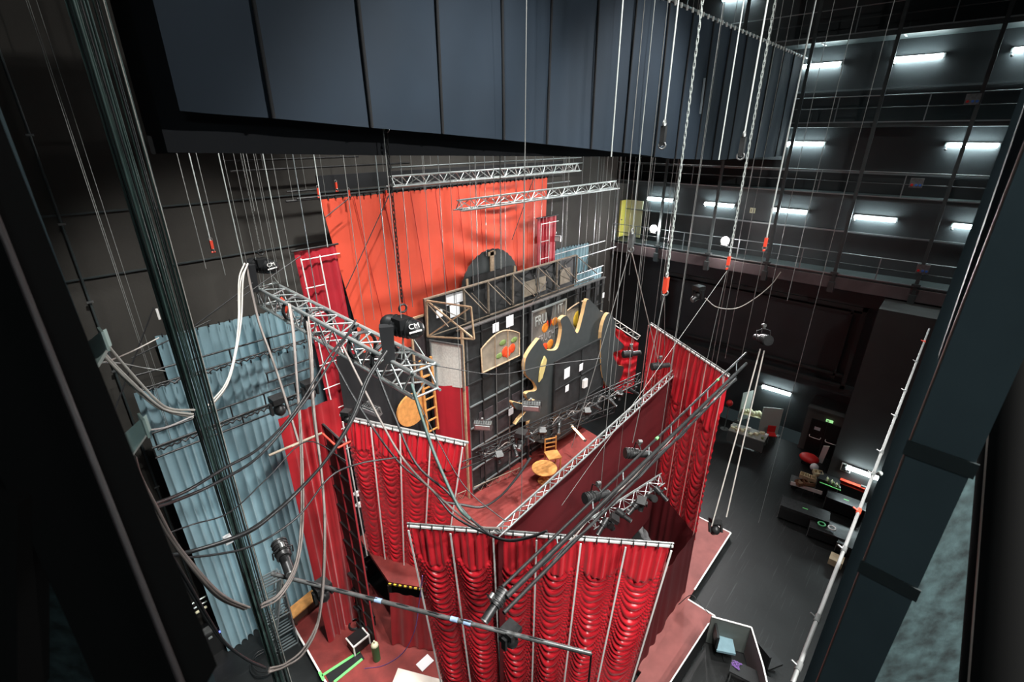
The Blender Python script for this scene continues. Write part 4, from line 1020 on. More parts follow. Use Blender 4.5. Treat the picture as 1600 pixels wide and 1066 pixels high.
# ================================================================== HOISTS
def hoist(p, s, label, lab, lean=1):
    t = thing('chain_hoist', label, 'hoist', p)
    f = (CAM-p); f.z = 0; f.normalize(); r = V((-f.y, f.x, 0)); up = V((0, 0, 1))
    def L(a, b, c): return p+(r*a+f*b+up*c)*s
    n = 10; mb = MB()
    # rounded motor body with ribs, axis tilted across
    ax = (r*.85+f*.5-up*.1).normalized()
    c0 = L(-.05, 0, 0)
    mb.cyl(c0-ax*.30*s, c0+ax*.30*s, .21*s, 16).sphere(c0+ax*.30*s, .205*s, 14, 8).sphere(c0-ax*.30*s, .20*s, 14, 8)
    mb.box(L(-.05, .08, .12), (.30*s, .30*s, .22*s)); mb.build('motor_body', M_black, t)
    rb = MB()
    for k in range(5): rb.cyl(c0+ax*(-.18+.09*k)*s-ax*.008*s, c0+ax*(-.18+.09*k)*s+ax*.008*s, .235*s, 16)
    rb.build('rib', M_black, t)
    MB().ring(L(0, 0, .40), r*.5+f, .085*s, .022*s).build('hook_ring', M_blackmet, t)
    bag = MB(); b0 = L(-.38, .02, -.12)
    bag.prism([b0+r*(-.13*s)+up*(.22*s), b0+r*(.16*s)+up*(.22*s), b0+r*(.12*s)-up*(.60*s), b0+r*(-.10*s)-up*(.60*s)], f*(.22*s)); bag.build('chain_bag', M_blackcl, t)
    for a in (-.05, .12): MB().tube([L(a, .05, -.2), L(a*3+.02, .02, -.75)], .012*s).build('sling', M_rope, t)
    if lab:
        cc = c0+ax*.30*s; d = (CAM-cc).normalized(); u_ = (up-d*up.dot(d)).normalized(); x_ = u_.cross(d)
        x2 = (x_+u_*.2).normalized(); u2 = d.cross(x2)
        M = Matrix((x2, u2, d)).transposed().to_4x4()
        MB().prism([cc+d*.21*s+x2*(-.13*s)+u2*(-.03*s), cc+d*.21*s+x2*(.13*s)+u2*(-.03*s), cc+d*.21*s+x2*(.13*s)+u2*(-.065*s), cc+d*.21*s+x2*(-.13*s)+u2*(-.065*s)], d*.004).build('white_stripe', M_white, t)
        for s_, sz, dz in (('CM', .15, .02),):
            o = text(s_, sz*s, cc+d*.212*s+u2*dz*s, M_white, t, ext=.004, name='lettering')
            o.rotation_euler = M.to_euler()
    return t
HP = V(T0.lerp(T1, .84))+V((.0, -.1, .95)); hz_ = PZ(632, 510, 13.6)
hoist(hz_, .92, 'black chain hoist motor with chain bag over the near end of the box truss', True)
h2 = T0.lerp(T1, .03)+V((.05, 0, .85)); h2 = PPL(412, 415, T0, T1+V((0, 0, 0)))
hoist(h2, .95, 'black chain hoist motor with chain bag at the far end of the box truss', True)

def chain(a, b, label, pitch=.075, r=.016, mt=M_blackmet, name='hoist_chain', cat='chain'):
    a, b = V(a), V(b); d = (b-a); n = max(2, int(d.length/pitch)); d = d/n; mb = MB(); x = d.normalized()
    u = V((1, 0, 0)) if abs(x.z) > .7 else V((0, 0, 1)); y = x.cross(u).normalized(); z = x.cross(y)
    for i in range(n):
        s_ = y if i % 2 else z; c = a+d*(i+.5)
        w_ = r*1.5; h_ = d.length*.62
        for q in (-1, 1): mb.beam(c-x*h_*.8+s_*w_*q*.8, c+x*h_*.8+s_*w_*q*.8, r*.8)
        mb.beam(c-x*h_-s_*w_, c-x*h_+s_*w_, r*.8); mb.beam(c+x*h_-s_*w_, c+x*h_+s_*w_, r*.8)
    return tag(mb.build(name, mt, at=a), label, cat)
def hook(p, label, mt=M_redp, s=1.0):
    t = thing('shackle_hook', label, 'hook', p)
    MB().box(p+V((0, 0, -.05))*s, (.08*s, .08*s, .26*s)).cyl(p+V((-.04, 0, -.2))*1, p+V((.04, 0, -.2)), .03*s).build('hook_body', mt, t)
    MB().ring(p+V((0, 0, .12*s)), (0, 1, 0), .05*s, .014*s).build('eye', M_greymet, t)
    MB().ring(p+V((0, 0, -.22*s)), (1, .4, 0), .055*s, .016*s).build('shackle', M_greymet, t)
    return t
# main hoist chain & its rope
top = V((hz_.x, hz_.y, 27)); ctop = V((hz_.x, hz_.y, 16.9))
kz = PPL(599, 178, hz_, hz_+RT).z
chain(V((hz_.x, hz_.y, kz)), hz_+V((0, 0, .5)), 'black hoist chain running down to the near chain hoist', mt=M_blackmet)
tag(MB().cyl((hz_.x, hz_.y, kz+.1), top, .022, 8).build('steel_rope', M_rope, at=(hz_.x, hz_.y, kz)), 'thick pale steel rope ending in a hook above the near hoist chain', 'rope')
hook(V((hz_.x, hz_.y, kz)), 'yellow-green hook joining the pale rope and the near hoist chain', mat('olive_hook', (.35, .4, .08), .4))
chain((h2.x, h2.y, 27), h2+V((0, 0, .5)), 'thin hoist chain running down to the far chain hoist', r=.010, mt=M_wire)

# white ropes and chains with hooks over the right half
def vrope(u, v, z, r, mt, label, name='steel_rope', cat='rope', ztop=27.5, group=None):
    p = PZ(u, v, z) if z < 16.9 else PT(u, v, z)
    return p, tag(MB().cyl(p, (p.x, p.y, ztop), r, 6).build(name, mt, at=p), label, cat, group)
def vr(u, v, d, r, mt, label, ch=False):
    p = PT(u, v, d)
    if ch: chain((p.x, p.y, 27.5), p, label, pitch=.085, r=.012, mt=mt)
    else: tag(MB().cyl(p, (p.x, p.y, 27.5), r, 6).build('steel_rope', mt, at=p), label, 'rope')
    return p
vr(955, 245, 9.0, .014, M_rope, 'pale steel rope before the drape, ending over the bright flat bar')
p = vr(1037, 205, 8.0, .014, M_rope, 'pale steel rope with a dark hook, left of the studded chain'); hook(p, 'dark hook ending a pale rope before the blue-black drape, left of two', M_blackmet)
p = vr(1041, 440, 9.0, .02, M_rope, 'pale chain running down to a red hook over the right ruched curtain', ch=True); hook(p, 'red hook hanging over the right ruched curtain, lowest of the red ones', s=1.0)
PH1 = p
p = vr(1123, 250, 8.0, .011, M_rope, 'pale thin steel rope left of the one with the second dark hook')
p = vr(1161, 222, 8.0, .014, M_rope, 'pale steel rope with a dark hook, right of the tape patch'); hook(p, 'dark hook ending a pale rope before the blue-black drape, right of two', M_blackmet)
p = vr(1139, 405, 10.0, .018, M_rope, 'thin pale chain ending in a red hook by the right floodlight', ch=True); hook(p, 'red hook hanging before the lowest gallery by the right floodlight', s=.7); PH2 = p
p = vr(1197, 376, 10.0, .014, M_rope, 'pale steel rope ending in a red hook before the lowest gallery'); hook(p, 'red hook hanging before the gallery lights, rightmost of the red ones', s=.7); PH3 = p
vr(783, 420, 11.5, .018, M_wire, 'dark chain hanging down the middle over the round black cut-out', ch=True)
p = vr(987, 372, 12.0, .012, M_rope, 'pale steel rope ending in a hook by the yellow door'); hook(p, 'grey hook near the yellow door holding two slings', M_greymet, 1.3); PH4 = p
# slings fanning down from hooks
def sling(a, b, r, mt, label): tag(MB().cyl(a, b, r, 6).build('sling', mt, at=a), label, 'sling')
dnz = V((0, 0, -.25))
sling(PH4+dnz, PZ(893, 700, 6.4), .012, M_rope, 'pale sling slanting from the hook down to the dark truss')
sling(PH4+dnz, PZ(1030, 572, 8.9), .014, M_hosel, 'pale rope slanting down from the hook to the far end of the ladder truss')
sling(PH1+dnz, along(.42)+yy*.3, .008, M_wire, 'thin wire from the red hook down the left to the ladder batten')
sling(PH1+dnz, PZ(1038, 570, 9.0), .008, M_wire, 'thin wire from the red hook down to the far end of the cloth wall')
sling(PH2+dnz, along(.66), .005, M_wire, 'thin wire from the middle red hook down left across the right curtain')
sling(PH3+dnz, along(.93), .008, M_wire, 'thin wire from the right red hook down to the ladder batten end')
sling(PH2+dnz, along(.20)+yy*.3, .0045, M_wire, 'long thin wire from the middle red hook to the lower ladder batten')
# two pale hanging ropes holding the low lamp
for k, (u0, v0, u1, v1) in enumerate(((1188, 545, 1112, 822), (1194, 548, 1135, 808))):
    a = PZ(u0, v0, 10.6); b = PZ(u1, v1, 5.2); tag(MB().tube(smooth_path([a, a.lerp(b, .33)+V((0, 0, -.1)), a.lerp(b, .66)+V((0, 0, -.1)), b], 6), .022).build('hanging_rope', M_hosel, at=a), 'thick pale rope hanging from the ladder batten end to the low lamp, %s of two' % ('left' if k == 0 else 'right'), 'rope')
# curved white cable to the single moving head
a = PZ(1102, 466, 11.4)
tag(MB().tube(smooth_path([a, PZ(1120, 480, 11.1), PZ(1150, 482, 11), PZ(1180, 466, 11.3), PZ(1205, 445, 11.8), PZ(1220, 425, 12.3)], 6), .018).build('curved_cable', M_hosel, at=a), 'pale cable curving away from the lone moving head light', 'cable')

# thin vertical wires : (u, v of lower end, plane y, material)
groups = {
 'left of the orange drape': [(329, 378, 12, 0), (322, 420, 13, 1), (380, 414, 12, 0), (352, 430, 12.8, 1), (450, 448, 13.4, 0), (497, 480, 13.0, 2), (512, 386, 13.5, 0), (398, 330, 14, 1)],
 'in front of the orange drape': [(571, 515, 12.5, 1), (585, 500, 13.8, 1), (612, 488, 11.0, 2), (645, 480, 13.3, 2), (663, 300, 13.5, 1), (676, 462, 13.3, 1), (699, 510, 12.6, 2), (740, 455, 12.4, 1), (749, 505, 12.9, 2), (760, 400, 13.3, 2), (790, 480, 12.8, 2), (806, 330, 13.0, 1), (817, 470, 12.6, 2), (833, 420, 13.3, 2), (846, 340, 13.0, 2)],
 'between the orange drape and the yellow door': [(862, 330, 13.2, 2), (876, 420, 12.6, 2), (886, 330, 13.6, 1), (904, 385, 13.0, 2), (926, 400, 13.6, 2), (938, 500, 12.0, 1), (951, 470, 10.0, 2), (960, 600, 9.0, 1)],
 'before the right wall beside the yellow door': [(983, 430, 11, 1), (1005, 700, 7.5, 1), (1020, 520, 10.0, 1), (1032, 470, 10, 1), (960, 790, 6.6, 1), (1062, 480, 8, 1), (1095, 700, 5.4, 1), (1106, 600, 6.5, 1)],
 'right of the right ruched curtain': [(1133, 560, 6, 1), (1190, 520, 4.5, 1), (1148, 960, 3.2, 1), (1230, 470, 3.6, 1)],
}
ordn = ['first', 'second', 'third', 'fourth', 'fifth', 'sixth', 'seventh', 'eighth', 'ninth', 'tenth', 'eleventh', 'twelfth', 'thirteenth', 'fourteenth', 'fifteenth', 'sixteenth']
for gname, ws in groups.items():
    ws = sorted(ws)
    for k, (u, v, y, mm) in enumerate(ws):
        p = PY(u, v, y); r = (.014, .010, .013)[mm]
        tag(MB().cyl(p, (p.x, p.y, 27.5), r, 5, cap=False).build('hanging_wire', (M_rope, M_wire, M_gal)[mm], at=p), '%s from the left of the thin wires %s' % (ordn[k], gname), 'wire', 'thin wires '+gname)
for k, (u, v, y) in enumerate(((330, 380, 12), (497, 297, 13.6), (525, 288, 14), (545, 300, 14.2), (603, 300, 14.2))):
    hook(PY(u, v, y), 'small red hook %s' % ['alone on the left before the back wall', 'left above the orange drape corner', 'second from the left above the orange drape', 'third from the left above the orange drape', 'fourth from the left above the orange drape'][k], s=.7)
p = PY(247, 491, 14); tag(MB().box(p, (.05, .03, .28)).build('white_tag', M_white, at=p), 'tiny white tag hanging before the back wall, top left', 'tag')
# long diagonal wires at the back
for k, (u0, v0, u1, v1, y) in enumerate(((540, 452, 608, 305, 13.9), (508, 340, 545, 310, 14), (300, 512, 395, 442, 13), (800, 375, 842, 255, 13), (205, 560, 330, 500, 13), (170, 665, 240, 480, 12), (370, 470, 470, 400, 13.9))):
    a, b = PY(u0, v0, y), PY(u1, v1, y)
    tag(MB().cyl(a, b, .016, 5).build('bracing_wire', M_cable, at=a), 'dark slanting wire %s' % ['crossing the left of the orange drape', 'at the top left corner of the orange drape', 'over the left end of the blue curtain top', 'crossing the right of the orange drape', 'low on the back wall left of the blue curtain', 'rising steeply beside the dark cable bundle', 'behind the far chain hoist'][k], 'wire')

# ================================================================== CABLE LOOPS (left)
def cable(pts, d, r, mt, label, n=6, name='slack_cable', group=None, strands=1, spread=.0):
    """pts: (u,v) sight points, d: start and end distance from the camera"""
    t = thing(name, label, 'cable', PT(*pts[0], d[0]), group) if strands > 1 else None
    L = len(pts); base = [PT(u, v, d[0]+(d[1]-d[0])*i/(L-1)) for i, (u, v) in enumerate(pts)]
    rnd = random.Random(len(label))
    for s_ in range(strands):
        o = V((rnd.uniform(-1, 1), rnd.uniform(-1, 1), rnd.uniform(-1, 1)))*spread
        P = smooth_path([p+o*(.6+.4*math.sin(i*1.3+s_)) for i, p in enumerate(base)], 6)
        m_ = MB().tube(P, r, n)
        if t: m_.build('cable_strand', mt, t)
        else: tag(m_.build(name, mt, at=P[0]), label, 'cable', group)
cable([(600, 548), (572, 592), (548, 655), (509, 718), (461, 770), (428, 798), (395, 824), (356, 843), (299, 861), (254, 869)], (8, 5.5), .022, M_cable, 'thick black cable bundle sweeping from the near hoist down to the left column', strands=3, spread=.05)
cable([(560, 508), (520, 549), (461, 642), (407, 699), (350, 732), (290, 768), (230, 792)], (8.4, 4.5), .018, M_cable, 'upper of two parallel black cables sweeping left across the blue curtain')
cable([(556, 500), (520, 561), (470, 636), (407, 711), (341, 753), (281, 780), (236, 795)], (8.4, 4.5), .018, M_cable, 'lower of two parallel black cables sweeping left across the blue curtain')
cable([(620, 715), (560, 725), (515, 746), (470, 803), (422, 839), (380, 858), (335, 867), (290, 872)], (8, 5.5), .014, M_cable, 'thin black cable sagging lowest across the blue curtain')
cable([(540, 720), (480, 690), (420, 745), (360, 800), (300, 820), (240, 842)], (8, 5.0), .009, M_cable, 'very thin dark line slanting across the blue curtain')
cable([(156, 540), (192, 582), (240, 627), (266, 641), (302, 646)], (4.6, 5.6), .014, M_hosel, 'bundle of pale cables hanging from the upper bracket of the left column', strands=4, spread=.045)
cable([(385, 414), (376, 440), (374, 500), (368, 550), (355, 600), (328, 636)], (9.5, 8.5), .016, M_hosel, 'pale cable loop hanging left of the far hoist, its left strand', strands=3, spread=.05)
cable([(385, 414), (392, 450), (405, 505), (425, 560), (445, 620), (466, 690)], (9.5, 9.5), .022, M_hose, 'brown-grey cable hanging from the rope loop to the red velvet leg', strands=2, spread=.04)
cable([(205, 715), (212, 746), (239, 794), (272, 848), (320, 908), (350, 935), (385, 951)], (3.5, 5.5), .014, M_hose, 'bundle of brown-grey cables sagging from the lower bracket on the left', strands=4, spread=.035)
cable([(249, 846), (287, 910), (320, 965), (350, 1005), (385, 1032), (412, 1046)], (4.2, 5.5), .014, M_cable, 'dark cable pair running down beside the left column foot', strands=2, spread=.03)
cable([(452, 478), (458, 520), (464, 600), (470, 690), (472, 806), (464, 881), (437, 929), (407, 947)], (9.0, 7), .016, M_hose, 'grey cable bundle hanging from the box truss and curling left at the bottom', strands=4, spread=.05)
cable([(480, 500), (486, 560), (490, 640), (503, 746), (507, 836), (500, 956), (476, 1016), (446, 1040), (420, 1047)], (8.8, 7), .016, M_hose, 'grey cable bundle hanging from the box truss, the longer right-hand one', strands=3, spread=.05)
cable([(502, 525), (560, 630), (620, 718), (673, 764), (709, 806), (760, 833), (796, 845), (832, 839), (855, 830)], (9.5, 8), .018, M_cable, 'dark cable pair slanting from the box truss over the left ruched curtain', strands=2, spread=.04)
cable([(535, 540), (590, 649), (632, 720), (690, 780), (740, 820), (780, 826)], (9.3, 8), .022, M_hose, 'grey slanting cable second from the left over the left ruched curtain')
cable([(585, 572), (617, 652), (650, 725), (700, 770), (735, 810), (765, 835)], (9.0, 8), .022, M_cable, 'dark slanting cable third from the left over the left ruched curtain')
cable([(643, 600), (665, 670), (683, 720), (715, 790), (735, 812)], (8.6, 8), .03, M_green, 'thick dark green cable dropping from the near end of the box truss')
cable([(650, 620), (690, 700), (730, 765), (790, 815)], (8.6, 8), .010, M_cable, 'thin dark cable beside the thick green one over the left ruched curtain')
cable([(690, 785), (720, 790), (752, 793), (781, 776), (807, 746), (827, 716)], (9.5, 10), .020, M_cable, 'dark cable sagging in front of the inner stage', strands=2, spread=.04)
cable([(620, 560), (700, 575), (780, 585), (860, 570), (940, 560)], (8.5, 9), .008, M_cable, 'very thin dark line running level before the apple panel')
cable([(150, 570), (180, 560), (215, 545), (248, 528)], (4.2, 9), .010, M_hosel, 'pale strap rising from the upper bracket to the right')
cable([(150, 566), (190, 568), (225, 575), (258, 580)], (4.2, 9), .008, M_rope, 'pale thin line from the upper bracket to the batten')
cable([(226, 673), (262, 667), (302, 650)], (3.6, 5.4), .008, M_white, 'white line from the lower bracket to the dark cable bundle')
cable([(660, 900), (655, 940), (648, 985), (630, 1020), (600, 1040), (570, 1045)], (10, 14), .012, mat('violet_cable', (.20, .10, .35), .5), 'violet cable hanging under the long grey pipe to the deck')
cable([(1060, 945), (1080, 930), (1095, 945), (1108, 960)], (15.5, 15), .012, M_black, 'small tangle of black cable at the white deck edge')
# coiled wraps on the box truss
for k, f in enumerate((.25, .42, .70, .82)):
    p = T0.lerp(T1, f); tag(MB().ring(p, T1-T0, .33, .035).ring(p+(T1-T0)*.012, T1-T0+V((0, 0, 1.5)), .33, .025).build('cable_wrap', M_cable, at=p), 'black cable wrapped round the box truss, %s from its far end' % ordn[k], 'cable', 'cable wraps round the box truss')
p = T0.lerp(T1, .10); tag(MB().tube(smooth_path([p+V((0, -.2, .1)), p+V((.1, -.3, -.15)), p+V((0, -.28, -.4)), p+V((.05, -.3, -.65))], 4), .05).build('red_strap', M_redp, at=p), 'orange-red strap knotted at the far end of the box truss', 'strap')
p = PT(428, 845, 0) if 0 else PT(356, 843, 6.6); tag(MB().box(p, (.09, .09, .1)).build('cable_label', M_paper, at=p), 'small pale label on the black cable bundle', 'label')

# dark cable bundle: tall, hanging straight down at left
bq = PT(287, 533, 5.6); bt_ = thing('cable_bundle', 'thick straight bundle of dark green-black cables hanging on the left', 'cable', (bq.x, bq.y, 4))
rnd = random.Random(12)
for k in range(22):
    ox = (k-10.5)*.0145; oy = rnd.uniform(-.06, .06); r_ = rnd.choice((.007, .010, .013)) if k % 8 != 5 else .006
    o = RT*ox+V((FW.x, FW.y, 0))*oy
    pts = [V((bq.x, bq.y, 0))+o*(1+.12*math.sin(z*.35+1))+RT*(.006*math.sin(z*.8+k))+V((0, 0, z)) for z in [4+i*1.0 for i in range(24)]]
    MB().tube(smooth_path(pts, 2), r_, 6).build('cable_strand', (M_green, M_cable, M_green, M_green)[k % 4] if k % 8 != 5 else M_hosel, bt_)

# ================================================================== FOREGROUND STEELWORK
def vcol(u0, u1, v, d, thick, mt, label, name='steel_column', zr=(9, 26), extra=None):
    y = ray((u0+u1)/2, v); y.z = 0; y.normalize(); mid = PT((u0+u1)/2, v, d); nrm_ = y
    ra, rb_ = ray(u0, v), ray(u1, v)
    a = CAM+ra*((mid-CAM).dot(nrm_)/ra.dot(nrm_)); b = CAM+rb_*((mid-CAM).dot(nrm_)/rb_.dot(nrm_)); x = (b-a); x.z = 0; w_ = x.length; x.normalize()
    t = thing(name, label, 'column', (a.x, a.y, zr[0])); c = (a+b)/2; zc = (zr[0]+zr[1])/2; H_ = zr[1]-zr[0]
    M = Matrix((x, y, V((0, 0, 1)))).transposed()
    MB().box((c.x, c.y, zc), (w_, .02, H_), M).build('flange', mt, t)
    cc = c+y*thick*.5; MB().box((cc.x, cc.y, zc), (.015, thick, H_), M).build('web', mt, t)
    cc = c+y*thick; MB().box((cc.x, cc.y, zc), (w_, .02, H_), M).build('flange', mt, t)
    return t, a, b, x, y
# right column
t, a, b, x, y = vcol(1420, 1535, 700, 1.7, .30, M_beam, 'broad blue-black steel column in the right foreground, out of focus')
M_edgehi = mat('brown_edge_highlight', (.30, .22, .19), .45, metal=.4)  # brown highlight along steel edges, put into the colour
MB().cyl((a.x, a.y, 9), (a.x, a.y, 26), .008, 8).build('edge_bead', M_edgehi, t)  # bead paints the highlight down the column edge
for v_ in (718, 950):
    c_ = (a+b)/2; z_ = PPL(1478, v_, a, b).z
    MB().box((c_.x-y.x*.014, c_.y-y.y*.014, z_), ((b-a).length*1.0, .008, .06), Matrix((x, y, V((0, 0, 1)))).transposed()).build('shadow_band', M_steel, t)  # dark plates stand in for shadow bands across the column
t2, a2, b2, x2, y2 = vcol(1390, 1428, 700, 2.4, .22, M_beam, 'narrower dark steel column just behind the broad right one')
pz = PT(1375, 740, 2.38); tag(MB().sphere(pz, .012).build('column_bolt', M_rope, at=pz), 'small bright bolt on the edge of the narrower right column', 'bolt')
# right near brace and round post
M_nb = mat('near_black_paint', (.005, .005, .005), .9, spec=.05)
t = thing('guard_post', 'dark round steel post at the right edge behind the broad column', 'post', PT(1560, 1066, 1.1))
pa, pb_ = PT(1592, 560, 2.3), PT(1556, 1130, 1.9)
MB().cyl(pa, pb_, .115, 20).build('post', M_nb, t); MB().cyl(pa+RT*-.112, pb_+RT*-.112, .010, 8).build('edge_bead', M_edgehi, t)  # side bead paints the brown highlight down the post
t = thing('diagonal_brace', 'dark diagonal steel brace crossing the upper right corner', 'brace', PT(1640, 120, 1.2))
MB().beam(PT(1640, 100, 1.5), PT(1480, 560, 1.75), .05, .10).build('bar', M_beam, t)
# mottled piers below/right and left
def face_pier(pts, d, label):
    P = [PT(u, v, d[i] if isinstance(d, (list, tuple)) else d) for i, (u, v) in enumerate(pts)]
    t = thing('concrete_pier', label, 'pier', P[0]); MB().prism(P, V((FW.x, FW.y, 0))*.4).build('body', M_mottle, t); return t
def vface(u0, u1, v0, v1, d, label):
    a = PT(u0, v0, d); b = PT(u1, v0, d)
    za = PPL(u0, v1, a, b).z; t = thing('concrete_pier', label, 'pier', (a.x, a.y, za))
    n = V((0, 0, 1)).cross(b-a).normalized()
    if n.dot(V((FW.x, FW.y, 0))) < 0: n = -n
    a2, b2 = V((a.x, a.y, a.z)), V((b.x, b.y, a.z))
    MB().prism([a2, b2, V((b.x, b.y, za)), V((a.x, a.y, za))], n*.4).build('body', M_mottle, t); return t
vface(1590, 1900, 560, 1200, 3.0, 'mottled teal concrete pier behind the right foreground column')
vface(-260, 60, 640, 1250, 3.4, 'mottled teal concrete pier at the lower left edge')
# left column with brackets
t, a, b, x, y = vcol(188, 230, 780, 2.6, .22, M_beam, 'tall blue-black steel column in the left foreground with pale brackets')
M_brk = mat('pale_green_bracket', (.50, .66, .62), .45, noise=.08, nscale=5)
MB().cyl((a.x, a.y, 9), (a.x, a.y, 26), .006, 8).build('edge_bead', M_steel, t)  # thin steel bead along the column edge
for (u0, v0, u1, v1) in ((137, 552, 162, 530), (188, 700, 225, 665)):
    p, q_ = PT(u0, v0, 2.55), PT(u1, v1, 2.55)
    d_ = q_-p; MB().prism([p+V((0, 0, .05)), q_+V((0, 0, .045)), q_+V((0, 0, -.05)), p+V((0, 0, -.10))], V((FW.x, FW.y, 0))*.04).box(q_, (.012, .1, .11)).build('bracket', M_brk, t)
MB().cyl(PT(150, 592, 2.6), PT(178, 655, 2.6), .008).build('conduit', M_greymet, t)
t3, a3, b3, x3, y3 = vcol(30, 62, 400, 3.2, .2, M_beam, 'second dark steel column further left, behind a grey cable run')
# near black brace on the left
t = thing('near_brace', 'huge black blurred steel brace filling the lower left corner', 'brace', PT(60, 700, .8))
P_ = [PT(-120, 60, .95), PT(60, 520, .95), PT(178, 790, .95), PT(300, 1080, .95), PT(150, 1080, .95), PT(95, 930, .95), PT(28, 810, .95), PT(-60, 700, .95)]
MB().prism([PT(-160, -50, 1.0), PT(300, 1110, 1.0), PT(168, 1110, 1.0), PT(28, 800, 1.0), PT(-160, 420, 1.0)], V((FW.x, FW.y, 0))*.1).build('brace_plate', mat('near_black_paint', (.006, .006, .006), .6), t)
MB().cyl(PT(-160, -50, .99), PT(300, 1110, .99), .006).build('edge_bead', mat('dim_brown_edge', (.06, .045, .045), .5), t)  # thin dim brown bead along the brace edge
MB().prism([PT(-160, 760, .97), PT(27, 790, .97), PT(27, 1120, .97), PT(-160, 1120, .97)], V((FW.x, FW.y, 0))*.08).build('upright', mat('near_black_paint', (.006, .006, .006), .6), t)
# wall cable clips left
for k, (u, v) in enumerate(((57, 265), (78, 320), (104, 402), (127, 465), (60, 330), (105, 473))):
    pass
p = PY(14, 120, 16.8); p = PY(14, 120, 16.1); wl = thing('wall_conduit', 'thin dark conduit with bright clips running down the far left of the back wall', 'conduit', (p.x, 16.18, 1))
MB().cyl((p.x, 16.18, 1), (p.x, 16.18, 27), .03).build('pipe', M_steel, wl)
for k in range(9): MB().box((p.x, 16.14, 7+k*2), (.14, .05, .05)).build('clip', M_greymet, wl)

# ================================================================== FLOOR ITEMS, RIGHT
def onfloor(u, v, z=0): p = PZ(u, v, z); return V((p.x, p.y, z))
def roadcase(u, v, w_, d_, h_, rot, label, mt=M_black, lid=M_blackmet, z=0, name='road_case', strip=True):
    p = onfloor(u, v, z); t = thing(name, label, 'case', p); M = Matrix.Rotation(R(rot), 3, 'Z')
    MB().box(p+V((0, 0, h_*.36+.08)), (w_, d_, h_*.72), M).build('body', mt, t); MB().box(p+V((0, 0, h_*.88+.03)), (w_, d_, h_*.26), M).build('lid', lid, t)
    e = MB()
    for sx in (-1, 1):
        for sy in (-1, 1): MB().box(p+M @ V((sx*w_/2, sy*d_/2, 0))+V((0, 0, h_/2+.06)), (.03, .03, h_), M).build('corner_strip', M_greymet, t)
    for sx in (-1, 1):
        for sy in (-1, 1): MB().cyl(p+M @ V((sx*w_*.38, sy*d_*.38-.03, .05)), p+M @ V((sx*w_*.38, sy*d_*.38+.03, .05)), .05).build('wheel', M_black, t)
    if strip: MB().box(p+V((0, 0, h_+.04)), (.22, .05, .004), M).build('green_tape', M_tape, t)
    return t
roadcase(1252, 815, 2.0, .8, .75, 90+8, 'large black road case with a green tape strip, leftmost on the floor')
roadcase(1290, 842, 1.5, .7, .55, 90+8, 'low black road case joined to the right of the large one', strip=False)
roadcase(1322, 862, .8, .7, .5, 90, 'black road case half hidden behind the pale clamp pipe', strip=False)
roadcase(1288, 775, .9, .7, 1.05, 90, 'tall black road case with bottles on top by the pier', strip=False)
roadcase(1316, 800, 1.6, .7, .7, 94, 'wide black road case under the pier wall light')
p = onfloor(1290, 750, 0)
cT = PZ(1300, 757, 1.1)
for k in range(9):
    q_ = PZ(1292+3.0*k*.8, 750+1.8*k*.8+((k*7) % 3)*1.5, 1.15); t = thing('bottle', '%s of the small bottles standing on the tall road case' % (ordn[k]+' from the left'), 'bottle', q_-V((0, 0, .05)), 'small bottles on the tall road case')
    MB().cyl(q_+V((0, 0, -.05)), q_+V((0, 0, .12)), .045).cyl(q_+V((0, 0, .12)), q_+V((0, 0, .18)), .018).build('glass', [M_cream, M_leaf, M_greymet][k % 3], t)
tag(MB().box(PZ(1297, 760, 1.15), (.06, .9, .03)).build('shelf_strip', M_tape, at=PZ(1297, 760, 1.15)), 'bright green strip along the front of the tall road case', 'strip')
# trolley with timber crates
p = onfloor(1258, 765); t = thing('trolley', 'low white-sided trolley carrying small timber crates', 'trolley', p); M = Matrix.Rotation(R(98), 3, 'Z')
MB().box(p+V((0, 0, .32)), (.08+1.4, .75, .12), M).build('platform', M_greymet, t); MB().box(p+M @ V((0, .37, .36))+V((0, 0, 0)), (1.4, .04, .2), M).build('side_board', M_white, t)
for sx in (-1, 1):
    for sy in (-1, 1): MB().cyl(p+M @ V((sx*.55, sy*.3-.03, .1)), p+M @ V((sx*.55, sy*.3+.03, .1)), .1, 12).build('wheel', M_black, t)
M_boxw = mat('pale_box_timber', (.52, .42, .27), .7, noise=.2, nscale=5)
for k, (u, v, z) in enumerate(((1256, 746, .75), (1267, 750, .75), (1277, 742, .9), (1262, 757, .55), (1270, 758, .5), (1250, 757, .4))):
    q_ = PZ(u, v, z); t = thing('timber_crate', 'small open timber crate on the trolley, %s' % ['upper left', 'upper middle', 'upper right at the back', 'lower front middle', 'lower front right', 'lowest left'][k], 'crate', q_, 'small timber crates on the trolley')
    M2 = Matrix.Rotation(R(95+k*9), 3, 'Z')
    b = MB(); b.box(q_+V((0, 0, .01)), (.42, .34, .02), M2)
    for sy in (-1, 1): b.box(q_+M2 @ V((0, sy*.16, .1)), (.42, .02, .2), M2)
    for sx in (-1, 1): b.box(q_+M2 @ V((sx*.2, 0, .1)), (.02, .34, .2), M2)
    b.build('crate_box', M_boxw if k < 3 else mat('brown_crate', (.25, .12, .06), .7), t); MB().box(q_+V((0, 0, .1)), (.02, .33, .19), M2).build('divider', M_boxw, t)
